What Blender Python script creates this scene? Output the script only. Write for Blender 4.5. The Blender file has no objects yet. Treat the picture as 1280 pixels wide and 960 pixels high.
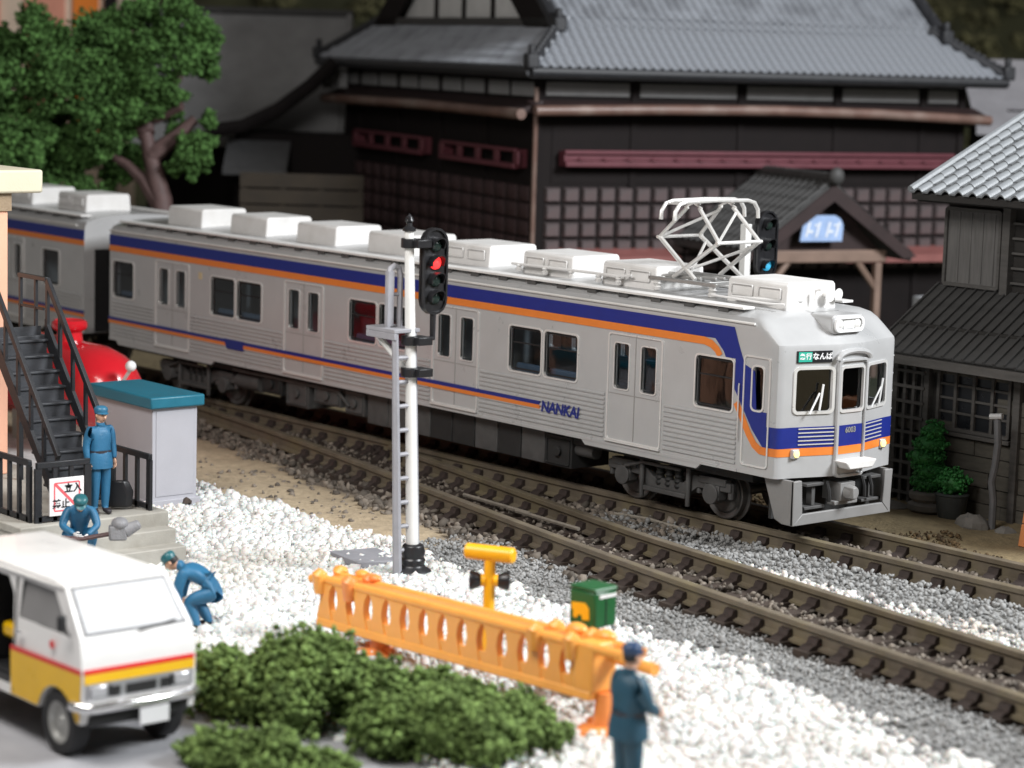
import bpy, bmesh, math, random
import numpy as np
from mathutils import Vector, Matrix, Euler

R = math.radians
random.seed(7)
rng = np.random.default_rng(7)
SC = bpy.context.scene
COL = SC.collection

# ------------------------------------------------------------------ camera
CAM_F = 3149.0 * 1.0
cam_loc = Vector((25.156, -27.099, 7.526))
yaw, pitch, roll = -0.864, 0.139, 0.029
_f = Vector((math.sin(yaw)*math.cos(pitch), math.cos(yaw)*math.cos(pitch), -math.sin(pitch)))
_r = Vector((math.cos(yaw), -math.sin(yaw), 0.0))
_u = _r.cross(_f)
_r, _u = _r*math.cos(roll)+_u*math.sin(roll), -_r*math.sin(roll)+_u*math.cos(roll)
cd = bpy.data.cameras.new('camera')
cam = bpy.data.objects.new('camera', cd)
COL.objects.link(cam)
cam.matrix_world = Matrix(((_r.x, _u.x, -_f.x, cam_loc.x), (_r.y, _u.y, -_f.y, cam_loc.y),
                           (_r.z, _u.z, -_f.z, cam_loc.z), (0, 0, 0, 1)))
cd.sensor_width = 36.0
cd.lens = 36.0*3003.0/1280.0
cd.clip_start = 0.5
cd.clip_end = 600.0
cd.dof.use_dof = True
cd.dof.focus_distance = 38.5
cd.dof.aperture_fstop = 0.43
cd.dof.aperture_blades = 0
SC.camera = cam

# ------------------------------------------------------------------ room light
world = bpy.data.worlds.new('World')
SC.world = world
world.use_nodes = True
bg = world.node_tree.nodes['Background']
bg.inputs[0].default_value = (1.0, 0.94, 0.88, 1)
bg.inputs[1].default_value = 0.10

def area(name, loc, target, size, power, color):
    ld = bpy.data.lights.new(name, 'AREA')
    ld.shape = 'RECTANGLE'
    ld.size, ld.size_y = size
    ld.energy = power
    ld.color = color
    o = bpy.data.objects.new(name, ld)
    COL.objects.link(o)
    o.location = loc
    o.rotation_euler = (Vector(target)-Vector(loc)).to_track_quat('-Z', 'Y').to_euler()
    return o
area('ceiling_lamp', (27, 15, 28), (-1, -1, 0), (13, 13), 31000, (0.95, 0.975, 1.0))
area('fill_lamp', (2, -18, 16), (-2, -3, 0), (12, 7), 4000, (1.0, 0.97, 0.94))  # unseen fill added on the camera side to lift the near faces

SC.view_settings.view_transform = 'Standard'
SC.view_settings.look = 'None'
SC.view_settings.exposure = 0.0
SC.view_settings.gamma = 1.0
SC.view_settings.use_curve_mapping = False
SC.render.engine = 'CYCLES'
SC.cycles.use_denoising = True
SC.cycles.max_bounces = 6
SC.cycles.transparent_max_bounces = 12
SC.cycles.sample_clamp_indirect = 8.0

# ------------------------------------------------------------------ materials
MATS = {}
def mat(name, col, rough=0.5, var=0.08, scale=4.0, bump=0.02, bscale=30.0, metal=0.0, spec=0.5, coat=0.0, island=0.0, dirt=None, sss=0.0, stretch=None):
    if name in MATS: return MATS[name]
    m = bpy.data.materials.new(name)
    m.use_nodes = True
    nt = m.node_tree
    N, L = nt.nodes, nt.links
    b = N['Principled BSDF']
    tc = N.new('ShaderNodeTexCoord')
    vec = tc.outputs['Object']
    if stretch:
        mp = N.new('ShaderNodeMapping')
        mp.inputs['Scale'].default_value = stretch
        L.new(vec, mp.inputs['Vector'])
        vec = mp.outputs['Vector']
    n1 = N.new('ShaderNodeTexNoise')
    n1.inputs['Scale'].default_value = scale
    n1.inputs['Detail'].default_value = 6
    n1.inputs['Roughness'].default_value = 0.62
    L.new(vec, n1.inputs['Vector'])
    mr = N.new('ShaderNodeMapRange')
    mr.inputs['From Min'].default_value = 0.3
    mr.inputs['From Max'].default_value = 0.7
    mr.inputs['To Min'].default_value = 1-var
    mr.inputs['To Max'].default_value = 1+var
    L.new(n1.outputs['Fac'], mr.inputs['Value'])
    val = mr.outputs['Result']
    if island:
        g = N.new('ShaderNodeNewGeometry')
        m2 = N.new('ShaderNodeMapRange')
        m2.inputs['To Min'].default_value = 1-island
        m2.inputs['To Max'].default_value = 1+island
        L.new(g.outputs['Random Per Island'], m2.inputs['Value'])
        mm = N.new('ShaderNodeMath'); mm.operation = 'MULTIPLY'
        L.new(val, mm.inputs[0]); L.new(m2.outputs['Result'], mm.inputs[1])
        val = mm.outputs[0]
    mix = N.new('ShaderNodeMix'); mix.data_type = 'RGBA'; mix.blend_type = 'MULTIPLY'
    mix.inputs['Factor'].default_value = 1.0
    mix.inputs[6].default_value = (*col, 1)
    L.new(val, mix.inputs[7])
    out = mix.outputs[2]
    if dirt:
        n3 = N.new('ShaderNodeTexNoise'); n3.inputs['Scale'].default_value = dirt[1]; n3.inputs['Detail'].default_value = 8
        L.new(vec, n3.inputs['Vector'])
        m3 = N.new('ShaderNodeMapRange')
        m3.inputs['From Min'].default_value = 0.45; m3.inputs['From Max'].default_value = 0.72
        m3.inputs['To Max'].default_value = dirt[2]
        L.new(n3.outputs['Fac'], m3.inputs['Value'])
        mx = N.new('ShaderNodeMix'); mx.data_type = 'RGBA'
        L.new(m3.outputs['Result'], mx.inputs['Factor'])
        L.new(out, mx.inputs[6]); mx.inputs[7].default_value = (*dirt[0], 1)
        out = mx.outputs[2]
    L.new(out, b.inputs['Base Color'])
    n2 = N.new('ShaderNodeTexNoise')
    n2.inputs['Scale'].default_value = bscale
    n2.inputs['Detail'].default_value = 4
    L.new(vec, n2.inputs['Vector'])
    rr = N.new('ShaderNodeMapRange')
    rr.inputs['To Min'].default_value = max(0.03, rough-0.1)
    rr.inputs['To Max'].default_value = min(1.0, rough+0.1)
    L.new(n1.outputs['Fac'], rr.inputs['Value'])
    L.new(rr.outputs['Result'], b.inputs['Roughness'])
    if bump:
        bp = N.new('ShaderNodeBump')
        bp.inputs['Strength'].default_value = 0.5
        bp.inputs['Distance'].default_value = bump
        L.new(n2.outputs['Fac'], bp.inputs['Height'])
        L.new(bp.outputs['Normal'], b.inputs['Normal'])
    b.inputs['Metallic'].default_value = metal
    b.inputs['Specular IOR Level'].default_value = spec
    b.inputs['Coat Weight'].default_value = coat
    if sss:
        b.inputs['Subsurface Weight'].default_value = sss
        b.inputs['Subsurface Scale'].default_value = 0.10
    MATS[name] = m
    return m

def glass(name, tint, trans=0.6, rough=0.04):
    m = bpy.data.materials.new(name); m.use_nodes = True
    nt = m.node_tree; N, L = nt.nodes, nt.links
    N.remove(N['Principled BSDF'])
    t = N.new('ShaderNodeBsdfTransparent'); t.inputs[0].default_value = (*[trans*c for c in tint], 1)
    g = N.new('ShaderNodeBsdfGlossy'); g.inputs['Roughness'].default_value = rough
    lw = N.new('ShaderNodeLayerWeight')
    pw = N.new('ShaderNodeMath'); pw.operation = 'POWER'; pw.inputs[1].default_value = 4.0
    L.new(lw.outputs['Facing'], pw.inputs[0])
    fr = N.new('ShaderNodeMath'); fr.operation = 'MULTIPLY_ADD'; fr.inputs[1].default_value = 0.9; fr.inputs[2].default_value = 0.06
    L.new(pw.outputs[0], fr.inputs[0])
    nz = N.new('ShaderNodeTexNoise'); nz.inputs['Scale'].default_value = 1.3
    tc = N.new('ShaderNodeTexCoord'); L.new(tc.outputs['Object'], nz.inputs['Vector'])
    bp = N.new('ShaderNodeBump'); bp.inputs['Distance'].default_value = 0.02; bp.inputs['Strength'].default_value = 0.4
    L.new(nz.outputs['Fac'], bp.inputs['Height']); L.new(bp.outputs['Normal'], g.inputs['Normal'])
    mx = N.new('ShaderNodeMixShader')
    L.new(fr.outputs[0], mx.inputs[0]); L.new(t.outputs[0], mx.inputs[1]); L.new(g.outputs[0], mx.inputs[2])
    L.new(mx.outputs[0], N['Material Output'].inputs[0])
    MATS[name] = m
    return m

def emit(name, col, strength):
    m = bpy.data.materials.new(name); m.use_nodes = True
    b = m.node_tree.nodes['Principled BSDF']
    b.inputs['Base Color'].default_value = (*col, 1)
    b.inputs['Emission Color'].default_value = (*col, 1)
    b.inputs['Emission Strength'].default_value = strength
    MATS[name] = m
    return m

# ------------------------------------------------------------------ mesh builder
class B:
    def __init__(s, M=None):
        s.v, s.f, s.mi, s.M, s.k, s.at = [], [], [], M, 0, []
    def add(s, vs, fs):
        o = len(s.v); s.at.append((o, len(s.f)))
        if s.M is not None: vs = [tuple(s.M @ Vector(p)) for p in vs]
        s.v.extend(tuple(p) for p in vs)
        s.f.extend([tuple(i+o for i in f) for f in fs])
        s.mi.extend([s.k]*len(fs))
        return s
    def box(s, a, b):
        x0, y0, z0 = (min(a[i], b[i]) for i in range(3)); x1, y1, z1 = (max(a[i], b[i]) for i in range(3))
        return s.add([(x0,y0,z0),(x1,y0,z0),(x1,y1,z0),(x0,y1,z0),(x0,y0,z1),(x1,y0,z1),(x1,y1,z1),(x0,y1,z1)],
              [(0,3,2,1),(4,5,6,7),(0,1,5,4),(1,2,6,5),(2,3,7,6),(3,0,4,7)])
    def cbox(s, c, d):
        return s.box([c[i]-d[i]/2 for i in range(3)], [c[i]+d[i]/2 for i in range(3)])
    def cyl(s, p0, p1, r0, r1=None, n=12, caps=True):
        r1 = r0 if r1 is None else r1
        p0, p1 = Vector(p0), Vector(p1)
        d = (p1-p0).normalized()
        a = d.orthogonal().normalized(); b = d.cross(a)
        vs = []
        for p, r in ((p0, r0), (p1, r1)):
            for i in range(n):
                t = 2*math.pi*i/n
                vs.append(p+a*(r*math.cos(t))+b*(r*math.sin(t)))
        fs = [(i, (i+1) % n, n+(i+1) % n, n+i) for i in range(n)]
        if caps: fs += [tuple(reversed(range(n))), tuple(range(n, 2*n))]
        return s.add(vs, fs)
    def tube(s, pts, r, n=8, rs=None):
        pts = [Vector(p) for p in pts]
        vs, fs = [], []
        a = None
        for i, p in enumerate(pts):
            d = ((pts[min(i+1, len(pts)-1)]-p).normalized() + (p-pts[max(i-1, 0)]).normalized())
            d = d.normalized()
            if a is None: a = d.orthogonal().normalized()
            else: a = (a-d*a.dot(d)).normalized()
            b = d.cross(a)
            rad = rs[i] if rs else r
            for k in range(n):
                t = 2*math.pi*k/n
                vs.append(p+a*(rad*math.cos(t))+b*(rad*math.sin(t)))
        for i in range(len(pts)-1):
            for k in range(n):
                fs.append((i*n+k, i*n+(k+1) % n, (i+1)*n+(k+1) % n, (i+1)*n+k))
        fs += [tuple(reversed(range(n))), tuple(range((len(pts)-1)*n, len(pts)*n))]
        return s.add(vs, fs)
    def lathe(s, prof, c, axis=(0,0,1), n=20):
        ax = Vector(axis).normalized(); a = ax.orthogonal().normalized(); b = ax.cross(a); c = Vector(c)
        vs, fs = [], []
        for r, h in prof:
            for k in range(n):
                t = 2*math.pi*k/n
                vs.append(c+ax*h+a*(r*math.cos(t))+b*(r*math.sin(t)))
        m = len(prof)
        for i in range(m-1):
            for k in range(n):
                fs.append((i*n+k, i*n+(k+1) % n, (i+1)*n+(k+1) % n, (i+1)*n+k))
        fs += [tuple(reversed(range(n))), tuple(range((m-1)*n, m*n))]
        return s.add(vs, fs)
    def prism(s, poly, fn, t0, t1):
        """poly of (a,b); fn(a,b,t) -> xyz"""
        n = len(poly)
        vs = [fn(a, b, t0) for a, b in poly]+[fn(a, b, t1) for a, b in poly]
        fs = [tuple(reversed(range(n))), tuple(range(n, 2*n))]+[(i, (i+1) % n, n+(i+1) % n, n+i) for i in range(n)]
        return s.add(vs, fs)
    def ball(s, c, r, seg=12, ring=8):
        r = (r, r, r) if not hasattr(r, '__len__') else r
        vs, fs = [(c[0], c[1], c[2]-r[2])], []
        for i in range(1, ring):
            ph = -math.pi/2+math.pi*i/ring
            for k in range(seg):
                t = 2*math.pi*k/seg
                vs.append((c[0]+r[0]*math.cos(ph)*math.cos(t), c[1]+r[1]*math.cos(ph)*math.sin(t), c[2]+r[2]*math.sin(ph)))
        vs.append((c[0], c[1], c[2]+r[2])); e = len(vs)-1
        for k in range(seg): fs.append((0, 1+(k+1) % seg, 1+k))
        for i in range(ring-2):
            for k in range(seg):
                fs.append((1+i*seg+k, 1+i*seg+(k+1) % seg, 1+(i+1)*seg+(k+1) % seg, 1+(i+1)*seg+k))
        for k in range(seg): fs.append((e, 1+(ring-2)*seg+k, 1+(ring-2)*seg+(k+1) % seg))
        return s.add(vs, fs)
    def grid(s, P):
        nu, nv = len(P), len(P[0])
        vs = [p for row in P for p in row]
        fs = [(i*nv+j, (i+1)*nv+j, (i+1)*nv+j+1, i*nv+j+1) for i in range(nu-1) for j in range(nv-1)]
        return s.add(vs, fs)
    def ring(s, x0, x1, z0, z1, w, rad, fn, t0, t1, n=4):
        """rounded rectangular frame; outer = rect grown by w; fn(x,z,t)->xyz"""
        def rr(a0, a1, b0, b1, r):
            out = []
            for cx, cz, st in ((a1-r, b1-r, 0), (a0+r, b1-r, 90), (a0+r, b0+r, 180), (a1-r, b0+r, 270)):
                for i in range(n+1):
                    t = R(st+90*i/n); out.append((cx+r*math.cos(t), cz+r*math.sin(t)))
            return out
        o = rr(x0-w, x1+w, z0-w, z1+w, rad+w*0.6); i_ = rr(x0, x1, z0, z1, rad)
        m = len(o)
        vs = [fn(*p, t1) for p in o]+[fn(*p, t1) for p in i_]+[fn(*p, t0) for p in o]+[fn(*p, t0) for p in i_]
        fs = []
        for k in range(m):
            q = (k+1) % m
            fs += [(k, q, m+q, m+k), (2*m+k, 2*m+q, q, k), (m+k, m+q, 3*m+q, 3*m+k)]
        return s.add(vs, fs)
    def mesh(s, name, mats, ang=38, inv=None):
        vs = s.v
        if inv is not None: vs = [tuple(inv @ Vector(p)) for p in vs]
        me = bpy.data.meshes.new(name)
        me.from_pydata(vs, [], s.f)
        mats = mats if isinstance(mats, (list, tuple)) else [mats]
        for m in mats: me.materials.append(m)
        if len(mats) > 1: me.polygons.foreach_set('material_index', s.mi)
        bm = bmesh.new(); bm.from_mesh(me)
        bmesh.ops.recalc_face_normals(bm, faces=bm.faces)
        bm.to_mesh(me); bm.free()
        me.polygons.foreach_set('use_smooth', [True]*len(me.polygons))
        me.set_sharp_from_angle(angle=R(ang))
        me.update()
        return me

WORLD = {}
def wm(o):
    return WORLD.get(o.name, Matrix.Identity(4)) if o else Matrix.Identity(4)
def tag(o, label=None, cat=None, group=None, kind=None):
    if label: o['label'] = label
    if cat: o['category'] = cat
    if group: o['group'] = group
    if kind: o['kind'] = kind
    return o
def thing(name, label, cat, loc=(0, 0, 0), rz=0.0, group=None):
    o = bpy.data.objects.new(name, None)
    o.empty_display_size = 0.3
    COL.objects.link(o)
    o.location = loc; o.rotation_euler = (0, 0, rz)
    WORLD[o.name] = Matrix.Translation(loc) @ Matrix.Rotation(rz, 4, 'Z')
    return tag(o, label, cat, group)
def ob(name, b, m, parent=None, ang=38, bevel=0.0, seg=2, **kw):
    """b is built in world space; linked below parent"""
    me = b.mesh(name, m, ang, wm(parent).inverted() if parent else None)
    o = bpy.data.objects.new(name, me)
    COL.objects.link(o)
    if parent:
        o.parent = parent
        WORLD[o.name] = wm(parent)
    if bevel:
        md = o.modifiers.new('edge', 'BEVEL')
        md.width = bevel; md.segments = seg; md.limit_method = 'ANGLE'; md.angle_limit = R(40)
        md.harden_normals = False
    return tag(o, **kw)
def obx(name, b, m, parent=None, **kw):
    """every shape added to b becomes an object of its own"""
    cuts = b.at+[(len(b.v), len(b.f))]
    out = []
    for (v0, f0), (v1, f1) in zip(cuts, cuts[1:]):
        q = B(); q.v = b.v[v0:v1]; q.f = [tuple(i-v0 for i in f) for f in b.f[f0:f1]]; q.mi = [0]*len(q.f)
        out.append(ob(name, q, m, parent, **kw))
    return out
def inst(name, me, parent, loc, rot=(0, 0, 0), scale=None):
    """piece sharing mesh data; loc in the parent's space"""
    o = bpy.data.objects.new(name, me)
    COL.objects.link(o)
    o.parent = parent
    o.location = loc; o.rotation_euler = rot
    if scale: o.scale = scale
    return o
def dup(o, parent=None, loc=None, rz=None):
    c = o.copy(); COL.objects.link(c)
    if parent: c.parent = parent
    if loc is not None: c.location = loc
    if rz is not None: c.rotation_euler = (0, 0, rz)
    for ch in list(o.children): dup(ch, c)
    return c
def text(body, size, mat_, fn, depth=0.006, shear=0.0, offset=0.0, spacing=1.0, align='CENTER'):
    """flat lettering mesh builder; fn maps (a,b,t)->xyz"""
    cu = bpy.data.curves.new('lettering', 'FONT')
    cu.body = body; cu.size = size; cu.align_x = align; cu.align_y = 'CENTER'
    cu.shear = shear; cu.offset = offset; cu.space_character = spacing; cu.resolution_u = 3
    o = bpy.data.objects.new('lettering', cu)
    COL.objects.link(o)
    dg = bpy.context.evaluated_depsgraph_get()
    me = bpy.data.meshes.new_from_object(o.evaluated_get(dg))
    b = B()
    b.add([fn(v.co.x, v.co.y, depth) for v in me.vertices], [tuple(p.vertices) for p in me.polygons])
    bpy.data.objects.remove(o); bpy.data.curves.remove(cu); bpy.data.meshes.remove(me)
    return b
def side_fn(x0, z0, y=0.0):
    return lambda a, b, t: (x0+a, y-t, z0+b)
def front_fn(y0, z0, x=0.0):
    return lambda a, b, t: (x+t, y0+a, z0+b)

# foam-like foliage: many small leaf clumps spread through blobs
_OCT = np.array([(1,0,0),(-1,0,0),(0,1,0),(0,-1,0),(0,0,1),(0,0,-1)], float)
_OCTF = np.array([(0,2,4),(2,1,4),(1,3,4),(3,0,4),(2,0,5),(1,2,5),(3,1,5),(0,3,5)])
_g = (1+5**.5)/2
_ICO = np.array([(-1,_g,0),(1,_g,0),(-1,-_g,0),(1,-_g,0),(0,-1,_g),(0,1,_g),(0,-1,-_g),(0,1,-_g),(_g,0,-1),(_g,0,1),(-_g,0,-1),(-_g,0,1)])/1.9
_ICOF = np.array([(0,11,5),(0,5,1),(0,1,7),(0,7,10),(0,10,11),(1,5,9),(5,11,4),(11,10,2),(10,7,6),(7,1,8),(3,9,4),(3,4,2),(3,2,6),(3,6,8),(3,8,9),(4,9,5),(2,4,11),(6,2,10),(8,6,7),(9,8,1)])
def rand_rot(n):
    q = rng.normal(size=(n, 4)); q /= np.linalg.norm(q, axis=1)[:, None]
    w, x, y, z = q.T
    return np.stack([np.stack([1-2*(y*y+z*z), 2*(x*y-z*w), 2*(x*z+y*w)], -1),
                     np.stack([2*(x*y+z*w), 1-2*(x*x+z*z), 2*(y*z-x*w)], -1),
                     np.stack([2*(x*z-y*w), 2*(y*z+x*w), 1-2*(x*x+y*y)], -1)], 1)
def scatter_mesh(name, pts, size, base, faces, m, jitter=0.3, squash=(0.7, 1.2), smooth=False):
    n = len(pts); k = len(base)
    sh = base[None]*(1+rng.uniform(-jitter, jitter, (n, k, 1)))
    sh = sh*rng.uniform(squash[0], squash[1], (n, 1, 3))
    sh = np.einsum('nij,nkj->nki', rand_rot(n), sh)
    V = (sh*size[:, None, None]+pts[:, None, :]).reshape(-1, 3)
    F = (faces[None]+(np.arange(n)*k)[:, None, None]).reshape(-1, 3)
    me = bpy.data.meshes.new(name)
    me.vertices.add(len(V)); me.vertices.foreach_set('co', V.ravel())
    me.loops.add(len(F)*3); me.loops.foreach_set('vertex_index', F.ravel().astype(np.int32))
    me.polygons.add(len(F)); me.polygons.foreach_set('loop_start', np.arange(0, len(F)*3, 3, dtype=np.int32))
    me.update(calc_edges=True)
    me.materials.append(m)
    if smooth: me.polygons.foreach_set('use_smooth', np.ones(len(F), bool))
    me.validate()
    return me
def foliage(name, blobs, m, parent, dens=420, size=0.05, inv=None, core=None, shell=0.62):
    P, S = [], []
    for (c, r) in blobs:
        r = np.array(r if hasattr(r, '__len__') else (r, r, r), float)
        n = int(dens*(r[0]*r[1]+r[1]*r[2]+r[0]*r[2])/3)
        d = rng.normal(size=(n, 3)); d /= np.linalg.norm(d, axis=1)[:, None]
        lump = 1+0.16*np.sin(d[:, 0]*6+c[0]*3)*np.sin(d[:, 1]*5+c[1]*2)+0.12*np.sin(d[:, 2]*8+c[2])
        rad = rng.uniform(shell, 1.05, n)**0.8*lump
        P.append(np.array(c)+d*rad[:, None]*r)
        S.append(size*rng.uniform(0.6, 1.5, n))
    P = np.concatenate(P); S = np.concatenate(S)
    if parent is not None:
        iv = wm(parent).inverted()
        Rm_ = np.array(iv.to_3x3()); T = np.array(iv.translation)
        P = P@Rm_.T+T
    me = scatter_mesh(name, P, S, _OCT, _OCTF, m, 0.45, (0.5, 1.5))
    o = bpy.data.objects.new(name, me); COL.objects.link(o)
    if parent is not None: o.parent = parent
    return o
# ------------------------------------------------------------------ colours
WHITE_GRAVEL = mat('white_gravel', (0.67, 0.67, 0.655), 0.7, 0.10, 2.0, 0.01, 60, island=0.16, dirt=((0.56, 0.49, 0.40), 0.28, 0.55), sss=0.25)
GREY_GRAVEL = mat('grey_gravel', (0.27, 0.27, 0.265), 0.8, 0.2, 1.2, 0.01, 60, island=0.22)
BROWN_GRAVEL = mat('brown_gravel', (0.165, 0.14, 0.115), 0.85, 0.25, 2.0, 0.01, 60, island=0.55)
EARTH_LUMP = mat('earth_lump', (0.085, 0.055, 0.025), 0.95, 0.3, 3.0, 0.01, 60, island=0.5)
ASPHALT = mat('asphalt_grey', (0.30, 0.30, 0.315), 0.85, 0.10, 1.6, 0.012, 70)
RAIL_SIDE = mat('rail_rust', (0.15, 0.125, 0.092), 0.5, 0.25, 2.5, 0.006, 40, spec=0.4, dirt=((0.19, 0.16, 0.085), 1.7, 0.6))
SLEEPER = mat('sleeper_brown', (0.048, 0.034, 0.026), 0.8, 0.3, 5, 0.015, 40)
CHAIR = mat('rail_chair_brown', (0.04, 0.028, 0.024), 0.75, 0.3, 9, 0.01, 40)

# ------------------------------------------------------------------ track geometry
_px = np.array([-24, -20, -16.6, -12.75, -8.54, -6.96, -3.14, 0.54, 3.58, 5.12, 8.06, 12])
_py = np.array([0.72, 0.42, -0.04, -0.6, -1.3, -1.66, -2.47, -3.12, -3.5, -3.7, -4.15, -4.85])
_pc = np.polyfit(_px, _py, 5)
def near_rail(x): return np.polyval(_pc, x)
def gauge(x): return np.interp(x, [-9, -2, 1, 7], [1.37, 1.36, 1.46, 1.55])

def h_ground(x, y):
    z = -0.375+0.02*math.sin(x*1.7+y*2.3)+0.015*math.sin(x*4.1-y*3.3)
    z += 0.02*math.sin(x*0.6+1.0)*math.sin(y*0.7)
    if y > 2.7: z += min(0.16, (y-2.7)*0.14)
    if y < -11.0 or x > 14: z -= 0.07
    nr = near_rail(min(max(x, -22), 12))
    if nr-0.3 < y < 2.6: z = -0.37
    if -5 < x < 12 and nr+gauge(x)+0.2 < y < 0.45: z += 0.10
    return z

def white_edge(x): return np.interp(x, [-12, -5, 0.2, 4.65, 8.5, 12], [-4.0, -4.05, -4.75, -5.15, -6.0, -7.0])
def grav_noise(x, y): return 0.35*np.sin(x*2.1+1.3*np.sin(y*1.9))+0.2*np.sin(x*5.3+y*3)

def build_ground():
    xs = np.unique(np.concatenate([np.linspace(-120, -30, 19), np.arange(-30, 12.01, 0.2), np.linspace(12, 50, 12)]))
    ys = np.unique(np.concatenate([np.linspace(-45, -16, 8), np.arange(-16, 10.01, 0.2), np.linspace(10, 90, 24)]))
    P = [[(x, y, h_ground(x, y)) for y in ys] for x in xs]
    b = B().grid(P)
    m = bpy.data.materials.new('layout_ground'); m.use_nodes = True
    nt = m.node_tree; N, L = nt.nodes, nt.links
    bs = N['Principled BSDF']; bs.inputs['Roughness'].default_value = 0.95
    at = N.new('ShaderNodeAttribute'); at.attribute_name = 'soil'
    tc = N.new('ShaderNodeTexCoord')
    nz = N.new('ShaderNodeTexNoise'); nz.inputs['Scale'].default_value = 5; nz.inputs['Detail'].default_value = 10; nz.inputs['Roughness'].default_value = 0.7
    L.new(tc.outputs['Object'], nz.inputs['Vector'])
    mr = N.new('ShaderNodeMapRange'); mr.inputs['From Min'].default_value = 0.3; mr.inputs['From Max'].default_value = 0.7
    mr.inputs['To Min'].default_value = 0.72; mr.inputs['To Max'].default_value = 1.25
    L.new(nz.outputs['Fac'], mr.inputs['Value'])
    mx = N.new('ShaderNodeMix'); mx.data_type = 'RGBA'; mx.blend_type = 'MULTIPLY'; mx.inputs['Factor'].default_value = 1
    L.new(at.outputs['Color'], mx.inputs[6]); L.new(mr.outputs['Result'], mx.inputs[7])
    L.new(mx.outputs[2], bs.inputs['Base Color'])
    bp = N.new('ShaderNodeBump'); bp.inputs['Distance'].default_value = 0.05; bp.inputs['Strength'].default_value = 0.6
    n2 = N.new('ShaderNodeTexNoise'); n2.inputs['Scale'].default_value = 16; n2.inputs['Detail'].default_value = 6
    L.new(tc.outputs['Object'], n2.inputs['Vector']); L.new(n2.outputs['Fac'], bp.inputs['Height'])
    L.new(bp.outputs['Normal'], bs.inputs['Normal'])
    o = ob('ground', b, m, ang=180, kind='structure')
    tag(o, 'layout base of sand, gravel bed and brown earth')
    me = o.data
    ca = me.color_attributes.new('soil', 'FLOAT_COLOR', 'POINT')
    co = np.empty(len(me.vertices)*3); me.vertices.foreach_get('co', co); co = co.reshape(-1, 3)
    out = np.ones((len(co), 4))
    white, grey, sand = np.array((.66, .66, .65)), np.array((.30, .30, .29)), np.array((.42, .335, .225))
    dark, tan, moss = np.array((.075, .06, .048)), np.array((.20, .155, .085)), np.array((.05, .055, .03))
    for i, (x, y, z) in enumerate(co):
        nr = near_rail(min(max(x, -22), 12)); we = white_edge(x)+0.3*grav_noise(x, y)
        if y > 9: c = moss
        elif y > 2.5: c = tan
        elif y > nr+1.6 and y < 0.5: c = grey if x > -4 else dark
        elif y > nr-0.25: c = dark
        elif y > we:
            if x > -4: c = grey*0.8
            elif y > nr-0.8+0.2*grav_noise(x, y): c = np.array((.17, .14, .11))
            else: c = sand
        else: c = white
        out[i, :3] = c
    ca.data.foreach_set('color', out.ravel())
build_ground()

# asphalt lane at the lower left
def build_road():
    edge = [(-30, -12.3), (-4, -12.2), (1.2, -12.05), (2.6, -11.75), (3.7, -11.2), (4.9, -10.95), (6.0, -11.3), (6.6, -12.4), (7.2, -15), (9, -26)]
    b = B()
    n = len(edge)
    top = [(x, y, -0.352) for x, y in edge]; bot = [(x, -30.0-0.02*i, -0.352) for i, (x, y) in enumerate(edge)]
    low = [(x, y, -0.46) for x, y in edge]
    vs = top+bot+low
    fs = [(i, n+i, n+i+1, i+1) for i in range(n-1)]+[(i, i+1, 2*n+i+1, 2*n+i) for i in range(n-1)]
    b.add(vs, fs)
    tag(ob('road', b, ASPHALT, kind='structure'), 'pale grey asphalt lane')
build_road()

# ------------------------------------------------------------------ gravel (nobody could count it)
def spread(n, x0, x1, y0, y1, keep, zoff, s0, s1):
    x = rng.uniform(x0, x1, n); y = rng.uniform(y0, y1, n)
    k = np.array([keep(a, b) for a, b in zip(x, y)])
    x, y = x[k], y[k]
    z = np.array([h_ground(a, b) for a, b in zip(x, y)])+rng.uniform(zoff[0], zoff[1], len(x))
    s = rng.uniform(s0, s1, len(x))
    if s1 == 1.0: s = 0.026+0.075*s**2.6
    return np.stack([x, y, z], 1), s
def blocked(x, y):
    return (-20 < x < -6.0 and y < -7.15) or (-6.2 < x < -5.3 and -9.5 < y < -7.3) or (-11.2 < x < -9.0 and -5.9 < y < -4.7)
def in_road(x, y):
    e = np.interp(x, [-30, -4, 1.2, 2.6, 3.7, 4.9, 6.0, 6.6, 7.2], [-12.3, -12.2, -12.05, -11.75, -11.2, -10.95, -11.3, -12.4, -15])
    return y < e-0.05
def gravel(name, sets, m, label):
    P = np.concatenate([s[0] for s in sets]); S = np.concatenate([s[1] for s in sets])
    me = scatter_mesh(name, P, S, _ICO, _ICOF, m, 0.36, (0.55, 1.35))
    o = bpy.data.objects.new(name, me); COL.objects.link(o)
    tag(o, label, kind='stuff')
gravel('white_gravel', [
    spread(62000, -12.5, 10.5, -12.4, -3.4, lambda x, y: y < white_edge(x)+0.35*grav_noise(x, y)+random.gauss(0, 0.16) and not blocked(x, y) and not in_road(x, y), (-0.02, 0.05), 0.0, 1.0),
    spread(5200, -4, 11, -2.4, 0.3, lambda x, y: near_rail(x)+gauge(x)+0.16 < y < near_rail(x)+gauge(x)+0.16+np.interp(x, [-2.5, -0.2, 2, 5, 11], [0.0, 0.3, 0.62, 1.0, 1.4]), (0.0, 0.13), 0.03, 0.062),
], WHITE_GRAVEL, 'loose white gravel beside the tracks')
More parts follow.
